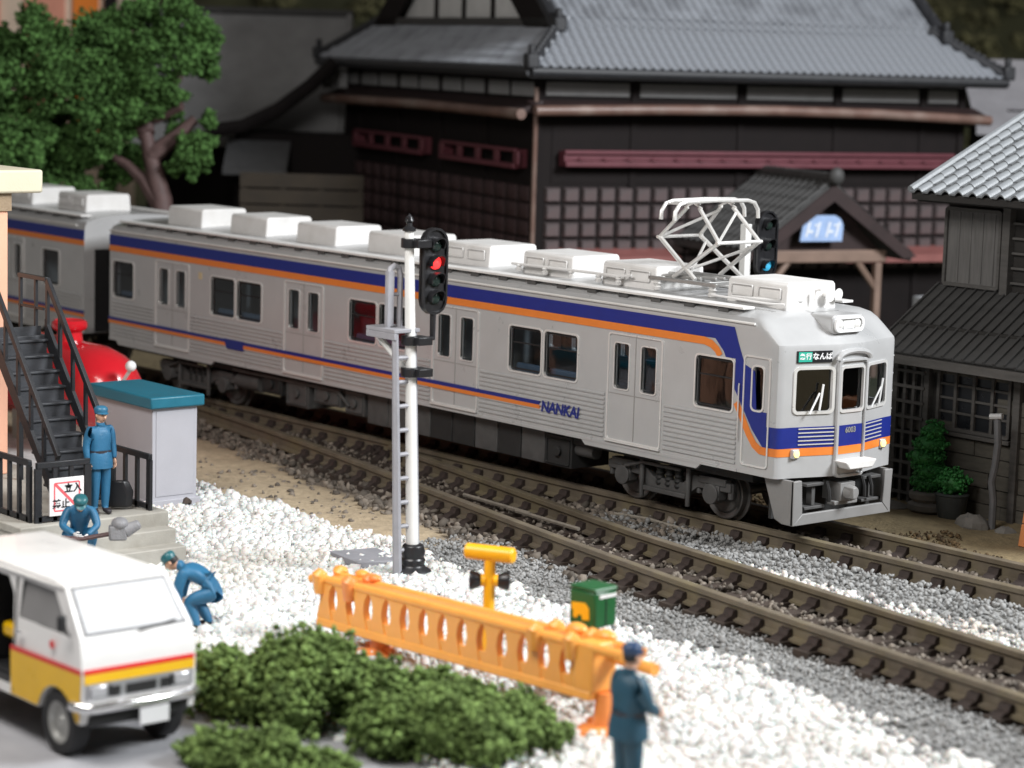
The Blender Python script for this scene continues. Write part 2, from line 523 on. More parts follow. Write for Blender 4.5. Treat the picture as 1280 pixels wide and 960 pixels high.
gravel('grey_ballast', [
    spread(34000, -4.5, 11, -8, -2.2, lambda x, y: white_edge(x)+0.35*grav_noise(x, y)-0.15+random.gauss(0, 0.2) < y < near_rail(x)-0.12, (-0.02, 0.045), 0.016, 0.038),
    spread(7000, -4, 11, -2.4, 0.55, lambda x, y: near_rail(x)+gauge(x)+0.14 < y < 0.52, (-0.01, 0.09), 0.022, 0.05),
], GREY_GRAVEL, 'fine grey ballast beside the rails')
gravel('brown_ballast', [
    spread(15000, -22, 11, -5, 0.7, lambda x, y: near_rail(x)+0.1 < y < near_rail(x)+gauge(x)-0.1, (0.0, 0.10), 0.025, 0.055),
    spread(9000, -22, 11, 0.7, 2.1, lambda x, y: 0.8 < y < 1.95, (0.0, 0.10), 0.025, 0.055),
    spread(2600, -18, 0, -4, 0.3, lambda x, y: near_rail(x)-0.7+0.3*grav_noise(x, y) < y < near_rail(x)-0.1, (-0.02, 0.07), 0.04, 0.09),
    spread(1200, -10, -2, -1.5, 0.6, lambda x, y: near_rail(x)+gauge(x)+0.12 < y < 0.55, (0, 0.06), 0.04, 0.085),
    spread(160, -14, -5, -3.7, -2.2, lambda x, y: white_edge(x) < y < near_rail(x)-0.9, (-0.03, 0.02), 0.02, 0.06),
    spread(2600, -16, -3, -4.2, -0.4, lambda x, y: near_rail(x)-0.95+0.3*grav_noise(x, y) < y < near_rail(x)-0.12, (-0.02, 0.05), 0.03, 0.08),
], BROWN_GRAVEL, 'rust brown ballast between the rails')
gravel('earth_clumps', [
    spread(4200, -6, 8, 2.5, 4.1, lambda x, y: 2.62 < y < 3.25+0.3*math.sin(x*1.7+1)+0.2*math.sin(x*4.3), (0.0, 0.05), 0.014, 0.045),
], EARTH_LUMP, 'crumbly dark brown earth along the far side of the track')

# ------------------------------------------------------------------ tracks
RAIL_PROF = [(-0.11, -0.30), (0.11, -0.30), (0.11, -0.265), (0.03, -0.235), (0.03, -0.10), (0.072, -0.075), (0.072, -0.008), (0.06, 0.0), (-0.06, 0.0), (-0.072, -0.008), (-0.072, -0.075), (-0.03, -0.10), (-0.03, -0.235), (-0.11, -0.265)]
def rail_mesh(pts):
    b = B(); n = len(RAIL_PROF); vs, fs = [], []
    for i, (x, y) in enumerate(pts):
        a = pts[max(i-1, 0)]; c = pts[min(i+1, len(pts)-1)]
        d = Vector((c[0]-a[0], c[1]-a[1])).normalized(); nx, ny = -d.y, d.x
        vs += [(x+nx*o, y+ny*o, z) for o, z in RAIL_PROF]
    for i in range(len(pts)-1):
        fs += [(i*n+k, i*n+(k+1) % n, (i+1)*n+(k+1) % n, (i+1)*n+k) for k in range(n)]
    fs += [tuple(reversed(range(n))), tuple(range((len(pts)-1)*n, len(pts)*n))]
    return b.add(vs, fs)
def track(label, paths, centre, x0, x1, step, width):
    t = thing('railway_track', label, 'track', (0, 0, -0.3))
    for p in paths: ob('rail', rail_mesh(p), RAIL_SIDE, t, ang=30)
    sl = B().box((-0.15, -width/2, -0.10), (0.15, width/2, 0.012)).mesh('sleeper', SLEEPER)
    ch = B()
    ch.prism([(-0.27, 0.012), (0.27, 0.012), (0.21, 0.06), (0.13, 0.085), (0.10, 0.16), (0.04, 0.17), (0.04, 0.06), (-0.04, 0.06), (-0.04, 0.17), (-0.10, 0.16), (-0.13, 0.085), (-0.21, 0.06)],
             lambda a, c, q: (q, a, c), -0.10, 0.10)
    ch = ch.mesh('rail_chair', CHAIR)
    x = x0
    while x < x1:
        y, ang, g = centre(x)
        s = inst('sleeper', sl, t, (x+random.uniform(-.02, .02), y, 0), (0, 0, ang+random.uniform(-.02, .02)))
        for sg in (-1, 1):
            inst('rail_chair', ch, s, (0, sg*g/2, 0))
        x += step
    return t
def line(y, x0, x1): return [(x0, y), (x1, y)]
track('straight brown railway track under the silver train', [line(0.69, -48, 13), line(2.05, -48, 13)], lambda x: (1.37, 0, 1.36), -40, 12.5, 0.6, 2.1)
_xs = np.arange(-20.5, 13.1, 0.5)
_far = [(x, near_rail(x)+gauge(x)) for x in np.arange(-10.5, 13.1, 0.5)]
def _c2(x):
    g = gauge(x); y = near_rail(x)+g/2
    a = math.atan2(near_rail(x+.1)-near_rail(x-.1), 0.2)
    return (y, a, g)
track('empty brown curved railway track in front of the train', [[(x, near_rail(x)) for x in _xs], _far], _c2, -11.4, 12.5, 0.6, 2.15)
chip = B().prism([(0.22, -2.72), (0.95, -2.86), (1.02, -2.78), (0.9, -2.70), (0.3, -2.62)], lambda a, c, tt: (a, c, tt), -0.20, -0.13)  # small flat white piece beside the near rail
tag(ob('pale_strip', chip, mat('chip_white', (0.75, 0.72, 0.66), 0.3, 0.05), bevel=0.02), 'small white strip lying beside the near rail of the curved track', 'strip')
for k, (x, y, a, l_) in enumerate([(-10.55, -4.25, 0.3, 0.30), (-9.6, -4.75, -0.5, 0.26), (-8.9, -5.15, -0.9, 0.30)]):
    tw_ = B().tube([(x, y, -0.28), (x+l_*0.5*math.cos(a), y+l_*0.5*math.sin(a), -0.22), (x+l_*math.cos(a), y+l_*math.sin(a), -0.27)], 0.05, 6, [0.05, 0.06, 0.03])
    tag(ob('twig', tw_, SLEEPER), ['short dark twig on the gravel nearest the grey cabinet', 'short dark twig between the two other twigs on the gravel', 'short dark twig farthest from the grey cabinet'][k], 'twig', 'dark twigs on the white gravel')
# check rails and switch rods lying at the turnout
b = B()
for k in range(2):
    y0 = 0.35 if k == 0 else -0.55
    b.tube([(-6.6+k*1.6, near_rail(-6.6+k*1.6)+0.75+k*0.15, -0.19), (-4.6+k*1.4, near_rail(-4.6+k*1.4)+0.95+k*.1, -0.17)], 0.035, 6)
ob('switch_rod', b, mat('worn_steel', (0.42, 0.38, 0.32), 0.4, 0.2, 6, 0.004, metal=0.4), tag(thing('turnout_rods', 'thin worn steel switch rods lying between the two tracks', 'switch rods', (-5.5, -1.2, -0.3)), None))
b = B().tube([(-4.0, 0.12, -0.2), (-3.2, 0.18, -0.17), (-2.2, 0.1, -0.18)], 0.03, 6)
tag(ob('bare_wire', b, MATS['worn_steel']), 'thin bare wire lying in the ballast beside the train', 'wire')
# ------------------------------------------------------------------ train
BODY = mat('train_silver_plastic', (0.465, 0.468, 0.47), 0.30, 0.05, 1.5, 0.003, 60, metal=0.15, spec=0.5)
ROOFW = mat('roof_white_plastic', (0.70, 0.69, 0.665), 0.5, 0.05, 2, 0.004, 60, dirt=((0.5, 0.48, 0.44), 2.2, 0.35))
AIRCON = mat('aircon_white', (0.74, 0.73, 0.715), 0.5, 0.05, 2, 0.003, 60, dirt=((0.52, 0.50, 0.46), 2.6, 0.3))
TRIM = mat('window_rim_bright', (0.74, 0.735, 0.72), 0.3, 0.03, 3, 0.0, 30, metal=0.35)
NAVY = mat('navy_stripe', (0.009, 0.021, 0.20), 0.4, 0.06, 4, 0.0)
ORANGE = mat('orange_stripe', (0.74, 0.21, 0.035), 0.4, 0.05, 4, 0.0)
UNDER = mat('underframe_grey', (0.075, 0.074, 0.073), 0.65, 0.2, 4, 0.006, 40)
UNDERD = mat('underframe_dark', (0.020, 0.020, 0.020), 0.7, 0.2, 4, 0.006, 40)
SKIRT = mat('skirt_grey', (0.235, 0.232, 0.228), 0.5, 0.06, 3, 0.004, 50)
PGLASS = glass('window_glass', (0.78, 0.84, 0.88), 0.75)
SEAT = mat('seat_blue', (0.10, 0.16, 0.24), 0.8, 0.1)
INTER = mat('interior_grey', (0.42, 0.44, 0.45), 0.7, 0.1)
RUBBER = mat('black_rubber', (0.012, 0.012, 0.013), 0.55, 0.15, 6, 0.004)
STEEL = mat('pantograph_steel', (0.70, 0.69, 0.67), 0.34, 0.08, 8, 0.002, metal=0.35)
CHROME = mat('chrome', (0.8, 0.8, 0.8), 0.16, 0.05, 5, 0, metal=0.9)
LAMP_Y = emit('tail_lamp_yellow', (1.0, 0.78, 0.25), 1.6)
LENS_W = mat('headlight_lens', (0.86, 0.86, 0.84), 0.15, 0.03, 6, 0, coat=0.6)
GREEN_SIGN = emit('green_blind', (0.02, 0.36, 0.26), 0.25)
WHITE_INK = mat('white_ink', (0.8, 0.8, 0.8), 0.5, 0.02, 4, 0)
SIGN_BLACK = mat('sign_black', (0.012, 0.013, 0.016), 0.3, 0.05, 4, 0)
W = 2.74

DOORS = [-3.45, -8.17, -12.88, -17.62]
PAIRS = [(-6.70, -4.85), (-11.42, -9.57), (-16.18, -14.30)]
ZW0, ZW1 = 1.94, 2.72

def wall_with_holes(x0, x1, holes, y, z0, z1):
    xs = sorted({x0, x1} | {h[0] for h in holes} | {h[1] for h in holes})
    zs = sorted({z0, z1} | {h[2] for h in holes} | {h[3] for h in holes})
    b = B()
    vs, ix = [], {}
    def V(i, j):
        if (i, j) not in ix:
            ix[i, j] = len(vs); vs.append((xs[i], y, zs[j]))
        return ix[i, j]
    fs = []
    for i in range(len(xs)-1):
        for j in range(len(zs)-1):
            cx, cz = (xs[i]+xs[i+1])/2, (zs[j]+zs[j+1])/2
            if any(h[0] < cx < h[1] and h[2] < cz < h[3] for h in holes): continue
            fs.append((V(i, j), V(i+1, j), V(i+1, j+1), V(i, j+1)))
    return vs, fs

def roof_profile():
    pr = [(v[2], v[0]) for v in NV if v[0] > 3.0]+[(1.37, 3.602)]
    return pr+[(W-a, z) for a, z in reversed(pr[:-1])]
NV = [(0.98, 0.0, 0.0), (1.45, 0, 0), (1.80, 0, 0), (2.0, 0, 0), (2.02, 0, 0), (2.70, 0, 0), (2.80, 0.0, 0), (3.02, 0.0, 0.0), (3.075, 0.012, 0.002), (3.11, 0.05, 0.003), (3.26, 0.24, 0.008), (3.36, 0.365, 0.02), (3.44, 0.47, 0.07), (3.50, 0.60, 0.20), (3.55, 0.92, 0.46), (3.585, 1.4, 0.90), (3.60, 1.8, 1.28)]
def nose_df(z): return float(np.interp(z, [v[0] for v in NV], [v[1] for v in NV]))

def car(name, label, x_shift, xr, xf, front=True, M=None):
    """body from xr (rear) to xf; near side at y=0"""
    t = thing(name, label, 'train car', (0, 0, 0))
    if M is not None: WORLD[t.name] = Matrix.Identity(4)
    holes = []; wins = []
    for d in DOORS:
        for s in (-0.325, 0.325):
            wins.append((d+s-0.175, d+s+0.175, ZW0+0.02, ZW1, 'door'))
    for a, c in PAIRS:
        m = (a+c)/2
        wins += [(a+0.03, m-0.045, ZW0, ZW1, 'pair'), (m+0.045, c-0.03, ZW0, ZW1, 'pair')]
    wins.append((-20.0, -19.16, ZW0, ZW1, 'single'))
    if front:
        wins += [(-2.03, -1.19, 1.92, 2.74, 'single'), (-0.76, -0.53, 2.02, 2.70, 'cab')]
    else:
        wins += [(-1.95, -1.15, ZW0, ZW1, 'single')]
    zb = 0.98
    body = B()
    side_end = -0.42 if front else xf
    for y in (0.0, W):
        vs, fs = wall_with_holes(xr, side_end, [w[:4] for w in wins], y, zb, 3.02)
        body.add(vs, fs)
        # window reveals
        for w in wins:
            yi = y+0.07 if y == 0 else y-0.07
            for (xa, za, xb, zb2) in ((w[0], w[2], w[1], w[2]), (w[1], w[2], w[1], w[3]), (w[1], w[3], w[0], w[3]), (w[0], w[3], w[0], w[2])):
                body.add([(xa, y, za), (xb, y, zb2), (xb, yi, zb2), (xa, yi, za)], [(0, 1, 2, 3)])
        # deeper sill over the bogies
        for (xa, xb) in ((-4.75, -1.83), (-19.9, -14.6 if False else -16.0)):
            q = 0.004 if y == 0 else -0.004
            body.prism([(xa, zb+0.02), (xa+0.12, 0.895), (xb-0.12, 0.895), (xb, zb+0.02)], lambda a, c, tt: (a, tt, c), y-0.0, y+(0.05 if y == 0 else -0.05))
    pr = roof_profile()
    body.grid([[(xr, a, z) for a, z in pr], [((side_end-nose_df(z)) if front else xf, a, z) for a, z in pr]])
    if front: body.add([(-2.22, 1.28, 3.60), (-1.72, 1.28, 3.60), (-1.72, W-1.28, 3.60), (-2.22, W-1.28, 3.60)], [(0, 1, 2, 3)])
    # rear bulkhead
    body.add([(xr, 0, zb), (xr, W, zb)]+[(xr, a, z) for a, z in reversed(pr)], [tuple(range(2+len(pr)))])
    body.box((xr+0.03, 0.03, zb+0.0), (side_end, W-0.03, zb+0.10))
    if not front:
        body.add([(xf, 0, zb), (xf, W, zb)]+[(xf, a, z) for a, z in reversed(pr)], [tuple(range(2+len(pr)))])
    bo = ob('car_body', body, BODY, t, ang=32)
    gl = []
    # glazing and rims (near side and far side)
    for w in wins:
        for y, s in ((0.0, -1), (W, 1)):
            if y == W and w[4] == 'cab': continue
            rim = 0.032 if w[4] != 'door' else 0.02
            fn = (lambda a, c, tt, y=y, s=s: (a, y+s*tt, c))
            f = ob('window_frame', B().ring(w[0], w[1], w[2], w[3], rim, 0.07 if w[4] != 'door' else 0.05, fn, -0.03, 0.018), TRIM, t, ang=40)
            yi = y+0.045 if y == 0 else y-0.045
            ob('pane', B().add([(w[0], yi, w[2]), (w[1], yi, w[2]), (w[1], yi, w[3]), (w[0], yi, w[3])], [(0, 1, 2, 3)]), PGLASS, f)
            if w[4] in ('pair', 'single') and y == 0:   # inner sash line
                sash = B().ring(w[0]+0.05, w[1]-0.05, w[2]+0.05, w[3]-0.05, 0.03, 0.04, fn, -0.05, -0.03)
                sash.box((w[0]+0.02, yi-0.008, w[2]+(w[3]-w[2])*.62), (w[1]-0.02, yi+0.004, w[2]+(w[3]-w[2])*.65)) if front else None
                ob('sash', sash, RUBBER, f)
    # sliding doors: two leaves, a raised surround, a middle seam
    for d in DOORS:
        dr = thing('sliding_door', None, None, (0, 0, 0)); dr.parent = t; WORLD[dr.name] = wm(t)
        fr = B().ring(d-0.63, d+0.63, 1.10, 2.86, 0.028, 0.05, lambda a, c, tt: (a, -tt, c), -0.01, 0.022)
        ob('door_surround', fr, TRIM, dr)
        sm = B().box((d-0.008, -0.007, 1.11), (d+0.008, 0.004, 2.85))
        sm.box((d-0.62, -0.006, 1.86), (d+0.62, 0.004, 1.875))
        ob('door_seam', sm, mat('seam_grey', (0.30, 0.29, 0.28), 0.6, 0.05), dr)
        ob('door_step', B().box((d-0.66, -0.05, 1.045), (d+0.66, 0.004, 1.085)), TRIM, dr, bevel=0.008)
    # corrugated lower panels between the doors
    segs = [(xr+0.12, DOORS[3]-0.72), (DOORS[3]+0.72, DOORS[2]-0.72), (DOORS[2]+0.72, DOORS[1]-0.72), (DOORS[1]+0.72, DOORS[0]-0.72), (DOORS[0]+0.72, -1.08 if front else xf-0.1)]
    for a, c in segs:
        p = B()
        z = 1.09
        while z < 1.84:
            p.add([(a, -0.003, z), (c, -0.003, z), (c, -0.026, z+0.012), (a, -0.026, z+0.012), (c, -0.026, z+0.036), (a, -0.026, z+0.036), (c, -0.003, z+0.054), (a, -0.003, z+0.054)],
                  [(0, 1, 2, 3), (3, 2, 4, 5), (5, 4, 6, 7), (0, 3, 5, 7), (1, 6, 4, 2)])
            z += 0.078
        ob('corrugated_panel', p, BODY, t, ang=20)
    # gutter and sole bar lines
    p = B()
    p.tube([(xr, -0.002, 3.36), (side_end-0.35, -0.002, 3.36)], 0.022, 6)
    ob('gutter', p, ROOFW, t)
    ob('sole_bar', B().box((xr, -0.012, zb), (side_end-0.62, 0.0, zb+0.045)), BODY, t)
    # upper stripe
    if not front:
        st = B().box((xr, -0.006, 3.05), (xf, 0.002, 3.27)); ob('navy_band', st, NAVY, t)
        st = B().box((xr, -0.006, 2.93), (xf, 0.002, 3.048)); ob('orange_band', st, ORANGE, t)
        st = B().box((xr, -0.03, 1.42), (xf, 0.002, 1.49)); ob('navy_line', st, NAVY, t)
        st = B().box((xr, -0.03, 1.345), (xf, 0.002, 1.418)); ob('orange_line', st, ORANGE, t)
    # interior
    it = B()
    it.box((xr+0.1, 0.12, 1.12), (xf-0.6, W-0.12, 1.18))
    it.box((xr+0.1, 0.1, 3.0), (xf-0.6, W-0.1, 3.06))
    for d in (DOORS[0]+1.0, DOORS[1]-0.9, DOORS[2]-0.9, DOORS[3]-0.9):
        it.box((d-0.02, 0.12, 1.15), (d+0.02, W-0.12, 3.0))
    obx('cabin_lining', it, INTER, t)
    se = B()
    for a, c in PAIRS+[(-20.0, -18.9)]:
        for y in (0.18, W-0.62):
            se.box((a, y, 1.15), (c, y+0.44, 1.6))
            yb = y if y < 1 else y+0.34
            se.box((a, yb, 1.6), (c, yb+0.1, 2.05))
    obx('bench_seat', se, SEAT, t, bevel=0.03)
    # roof: walkway plank, air conditioners
    xs = -1.12 if front else xf-0.3
    pk = B().box((xr+0.25, 0.08, 3.545), (xs, 0.34, 3.585))
    ob('roof_walkway', pk, AIRCON, t, bevel=0.006)
    ft = B()
    x = xr+0.5
    while x < xs:
        ft.box((x, 0.12, 3.42), (x+0.22, 0.30, 3.545)); x += 0.78
    obx('walkway_foot', ft, UNDER, t)
    pk = B().box((xr+0.25, W-0.34, 3.545), (xs, W-0.08, 3.585))
    ob('roof_walkway', pk, AIRCON, t, bevel=0.006)
    for k, x in enumerate([-19.0, -16.6, -14.22, -11.85, -9.5, -7.25, -5.15]+([-2.14] if front else [-2.6])):
        y0, y1 = 0.76, W-0.86
        ln = 1.32
        ac = B().prism([(y0-0.03, 3.50), (y0, 3.92), (y0+0.05, 3.96), (y1-0.05, 3.96), (y1, 3.92), (y1+0.03, 3.50)], lambda a, c, tt: (tt, a, c), x, x+ln)
        a = ob('air_conditioner', ac, AIRCON, t, bevel=0.03, seg=3)
        if k >= 4:
            g = B()
            g.ring(x+0.12, x+0.58, 3.70, 3.86, 0.012, 0.02, lambda aa, c, tt: (aa, y0-0.03-tt, c), 0.0, 0.02)
            g.ring(x+0.72, x+1.2, 3.70, 3.86, 0.012, 0.02, lambda aa, c, tt: (aa, y0-0.03-tt, c), 0.0, 0.02)
            obx('vent_panel', g, AIRCON, a)
    # bogies
    for cx in (-2.95, -17.2):
        bg_ = thing('bogie', None, None, (0, 0, 0)); bg_.parent = t; WORLD[bg_.name] = wm(t)
        for wx in (cx-1.05, cx+1.05):
            wl = B()
            for y, s in ((0.69, -1), (2.05, 1)):
                wl.lathe([(0.0, -0.07), (0.30, -0.07), (0.33, -0.04), (0.40, -0.07), (0.42, -0.06), (0.42, 0.05), (0.48, 0.06), (0.48, 0.09), (0.1, 0.09)], (wx, y, 0.43), (0, -s, 0), 24)
            wl.cyl((wx, 0.6, 0.43), (wx, 2.1, 0.43), 0.08)
            ob('wheelset', wl, mat('wheel_steel', (0.12, 0.115, 0.11), 0.45, 0.2, 5, 0.003, metal=0.5), bg_)
        for y, s in ((0.42, 1), (W-0.42, -1)):
            f = B()
            f.prism([(cx-1.45, 0.52), (cx-1.45, 0.66), (cx-0.6, 0.70), (cx-0.35, 0.52), (cx+0.35, 0.52), (cx+0.6, 0.70), (cx+1.45, 0.66), (cx+1.45, 0.52), (cx+0.7, 0.50), (cx+0.45, 0.32), (cx-0.45, 0.32), (cx-0.7, 0.50)],
                    lambda a, c, tt: (a, tt, c), y-0.07, y+0.07)
            for wx in (cx-1.05, cx+1.05):
                f.cyl((wx, y-0.14, 0.45), (wx, y+0.10, 0.45), 0.17, n=14)
                f.box((wx-0.17, y-0.10, 0.36), (wx+0.17, y+0.08, 0.60))
                f.box((wx-0.30, y-0.09, 0.60), (wx+0.30, y+0.06, 0.72))
                for q in (-0.36, 0.36): f.cyl((wx+q, y, 0.40), (wx+q, y, 0.66), 0.055, n=8)
            f.box((cx-0.5, y-0.16, 0.28), (cx+0.5, y-0.06, 0.36))
            for q in (-0.55, 0.55): f.cyl((cx+q, y-0.13, 0.16), (cx+q, y-0.13, 0.80), 0.045, n=8)
            f.tube([(cx-0.95, y-0.15, 0.62), (cx-0.5, y-0.17, 0.75), (cx+0.4, y-0.17, 0.75)], 0.035, 6)
            o = ob('bogie_frame', f, UNDER, bg_, bevel=0.012)
            sp = B()
            for q in (-0.22, 0.0, 0.22):
                sp.lathe([(0.085 if i % 2 else 0.065, 0.04*i) for i in range(9)], (cx+q, y-0.02, 0.40), n=10)
            obx('coil_spring', sp, UNDERD, o)
    # underfloor gear
    eq = B().box((xr+0.5, 0.25, 0.80), (xf-0.9, W-0.25, 0.97))
    ob('underframe', eq, UNDERD, t)
    rr = random.Random(5)
    x = -14.6
    while x < -5.2:
        if -11.6 < x < -6.2: w_, g_, top, low = 0.62, 0.025, 0.93, 0.36
        else: w_, g_, top, low = rr.uniform(0.35, 0.9), rr.uniform(0.08, 0.2), 0.9, rr.uniform(0.36, 0.55)
        p = B().box((x, 0.22, low), (x+w_, 1.1, top))
        if not -11.6 < x < -6.2 and w_ > 0.5:
            p.ring(x+0.06, x+w_-0.06, low+0.06, top-0.08, 0.02, 0.02, lambda a, c, tt: (a, 0.22-tt, c), 0, 0.03)
            p.cyl((x+w_*.5, 0.2, (low+top)/2), (x+w_*.5, 0.16, (low+top)/2), 0.09)
        ob('equipment_box', p, UNDER if rr.random() < 0.75 else UNDERD, t, bevel=0.015)
        x += w_+g_
    p = B()
    for y in (0.4,):
        p.cyl((-15.6, y, 0.62), (-14.8, y, 0.62), 0.17, n=14)
        p.cyl((-5.25, y, 0.70), (-4.75, y, 0.70), 0.12, n=14)
        p.tube([(-15.6, 0.2, 0.85), (-12, 0.2, 0.86), (-11.6, 0.2, 0.6)], 0.035, 6)
    obx('air_tank', p, UNDER, t)
    # coupling end: gangway
    if not front: ob('end_door', B().box((xf-0.01, 0.26, 1.0), (xf+0.02, W-0.26, 2.84)), RUBBER, t); ob('gangway', B().box((xf, 0.7, 1.0), (xf+0.5, W-0.7, 2.95)), UNDERD, t)
    else: ob('end_door', B().box((xr-0.02, 0.26, 1.0), (xr+0.01, W-0.26, 2.84)), RUBBER, t)
    gw = B().box((xr-0.42, 0.85, 1.0), (xr+0.01, W-0.85, 2.95))
    ob('gangway', gw, UNDERD, t, bevel=0.03)
    if front:
        cabi = B().box((-2.35, 0.10, 1.1), (-2.30, W-0.10, 3.05)); cabi.box((-2.3, W-0.35, 1.1), (-0.5, W-0.3, 3.05)); cabi.box((-2.3, 0.3, 1.1), (-0.6, W-0.3, 1.2)); cabi.box((-2.3, 0.2, 3.02), (-0.6, W-0.2, 3.08)); cabi.box((-0.75, 0.3, 1.2), (-0.4, W-0.5, 1.85))
        obx('cab_lining', cabi, UNDERD, t)
        obx('driver_seat', B().box((-1.6, 0.5, 1.2), (-1.2, 0.95, 1.7)).box((-1.7, 0.5, 1.7), (-1.6, 0.95, 2.3)), SEAT, t)
    return t

train = car('train_car', 'leading silver train car with navy and orange stripes and a pantograph', 0, -20.15, -0.02, True)

# --- livery on the leading car
def poly_side(name, pts, m, y=-0.005, th=0.006):
    return ob(name, B().prism(pts, lambda a, c, tt: (a, tt, c), y-th, y+0.004), m, train)
poly_side('navy_band', [(-20.15, 3.05), (-1.62, 3.05), (-1.42, 2.86), (-1.37, 2.775), (-1.15, 2.775), (-1.15, 2.29), (-0.93, 1.98), (-0.74, 1.70), (-0.50, 1.455), (-0.36, 1.455), (-0.36, 1.78), (-0.44, 1.78), (-0.44, 2.0), (-0.66, 2.0), (-0.72, 2.62), (-0.93, 2.70), (-1.00, 2.80), (-1.12, 3.06), (-1.21, 3.27), (-20.15, 3.27)], NAVY)
def strip(pts, w):
    L_, R_ = [], []
    for i, p in enumerate(pts):
        a = Vector(pts[max(i-1, 0)]); c = Vector(pts[min(i+1, len(pts)-1)])
        d = (c-a).normalized(); n = Vector((-d.y, d.x))
        L_.append(tuple(Vector(p)+n*w/2)); R_.append(tuple(Vector(p)-n*w/2))
    return L_, R_
_pl = [(-20.15, 2.985), (-1.86, 2.985), (-1.70, 2.95), (-1.57, 2.87), (-1.50, 2.78), (-1.24, 2.28), (-1.0, 1.93), (-0.81, 1.63), (-0.68, 1.47), (-0.55, 1.395), (-0.36, 1.385)]
_den = _pl[:5]
for p0, p1 in zip(_pl[4:], _pl[5:]): _den += [tuple(Vector(p0).lerp(Vector(p1), k/16)) for k in range(1, 17)]
clr = lambda p: not (-2.08 < p[0] < -1.17 and 1.87 < p[1] < 2.725)
a_, c_ = strip(_den if True else [(-20.15, 2.985), (-1.86, 2.985), (-1.70, 2.95), (-1.57, 2.87), (-1.50, 2.78), (-1.24, 2.28), (-1.0, 1.93), (-0.81, 1.63), (-0.68, 1.47), (-0.55, 1.395), (-0.36, 1.385)], 0.125)
bb = B()
n_ = len(a_)
bb.add([(p[0], -0.012, p[1]) for p in a_]+[(p[0], -0.012, p[1]) for p in c_], [(i, i+1, n_+i+1, n_+i) for i in range(n_-1) if all(clr(q) for q in (a_[i], a_[i+1], c_[i], c_[i+1]))])
ob('orange_band', bb, ORANGE, train)
ob('navy_line', B().box((-20.15, -0.030, 1.425), (-5.80, 0.0, 1.49)), NAVY, train)
ob('orange_line', B().box((-20.15, -0.030, 1.355), (-5.80, 0.0, 1.423)), ORANGE, train)
ob('crest_plate', B().prism([(-15.62, 1.50), (-15.5, 1.31), (-14.92, 1.31), (-14.92, 1.50)], lambda a, c, tt: (a, tt, c), -0.045, 0.0), NAVY, train)
ob('lettering', text('NANKAI', 0.262, NAVY, side_fn(-5.26, 1.405, -0.028), 0.006, 0.12, 0.010, 0.98), NAVY, train)
ob('maker_plate', B().box((-16.62, -0.012, 2.62), (-16.50, 0.0, 2.76)), mat('cream_plate', (0.6, 0.5, 0.3), 0.5), train)
# cab door surround
ob('cab_door_surround', B().ring(-0.93, -0.40, 1.14, 2.84, 0.028, 0.05, lambda a, c, tt: (a, -tt, c), -0.01, 0.024), TRIM, train)
ob('door_handrail', B().tube([(-1.02, -0.04, 1.5), (-1.02, -0.05, 1.55), (-1.02, -0.05, 2.35), (-1.02, -0.04, 2.4)], 0.012, 6), TRIM, train)

# --- nose
NP = [(-0.42, -1.37), (-0.315, -1.368), (-0.255, -1.35), (-0.215, -1.31), (-0.193, -1.25), (-0.172, -1.12), (-0.155, -1.04), (0.03, -0.42), (0.05, -0.36), (0.068, -0.30), (0.08, -0.25)]
NP = NP+[(0.08, 0.0)]+[(x, -y) for x, y in reversed(NP)]
def nose_pt(x, y, z, df, ds):
    k = (1.37-ds)/1.37
    return (x-df*(1.0 if True else 0), 1.37+y*k, z)
def build_nose():
    b = B()
    P = [[nose_pt(x, y, *v) for v in NV] for x, y in NP]
    nu, nv = len(NP), len(NV)
    vs = [p for row in P for p in row]; fs = []
    for i in range(nu-1):
        for j in range(nv-1):
            yc = (NP[i][1]+NP[i+1][1])/2; zc = (NV[j][0]+NV[j+1][0])/2
            if 2.02 < zc < 2.70 and ((-1.05 < yc < -0.42) or (-0.26 < yc < 0.26) or (0.42 < yc < 1.05)): continue
            fs.append((i*nv+j, (i+1)*nv+j, (i+1)*nv+j+1, i*nv+j+1))
    b.add(vs, fs)
    return ob('cab_front', b, BODY, train, ang=28)
nose = build_nose()
def nx(y):
    ys = [p[1] for p in NP]; xs_ = [p[0] for p in NP]
    return float(np.interp(y, ys, xs_))
def nf(lo=0.0): return lambda a, c, tt: (nx(a)+tt+lo, 1.37+a, c)
def nband(y0, y1, z0, z1, m, name, proud=0.006):
    ys = sorted([y for _, y in NP if y0 < y < y1]+[y0, y1])
    b = B().grid([[(nx(y)+proud*(1 if abs(y) < 1.25 else 0.5), 1.37+y*(1+proud/1.37), z) for z in (z0, z1)] for y in ys])
    return ob(name, b, m, train, ang=30)
nband(-1.37, 1.37, 1.455, 1.785, NAVY, 'navy_band')
nband(-1.37, 1.37, 1.325, 1.453, ORANGE, 'orange_band')
g = B()
for sgn in (-1, 1):
    for k in range(5):
        z = 1.50+k*0.062
        ya, yb = (-0.98, -0.36) if sgn < 0 else (0.36, 0.98)
        g.add([(nx(ya)+0.022, 1.37+ya, z), (nx(yb)+0.022, 1.37+yb, z), (nx(yb)+0.022, 1.37+yb, z+0.018), (nx(ya)+0.022, 1.37+ya, z+0.018)], [(0, 1, 2, 3)])
        g.add([(nx(ya)+0.007, 1.37+ya, z-0.008), (nx(yb)+0.007, 1.37+yb, z-0.008), (nx(yb)+0.022, 1.37+yb, z), (nx(ya)+0.022, 1.37+ya, z)], [(0, 1, 2, 3)])
obx('front_rib', g, TRIM, train)
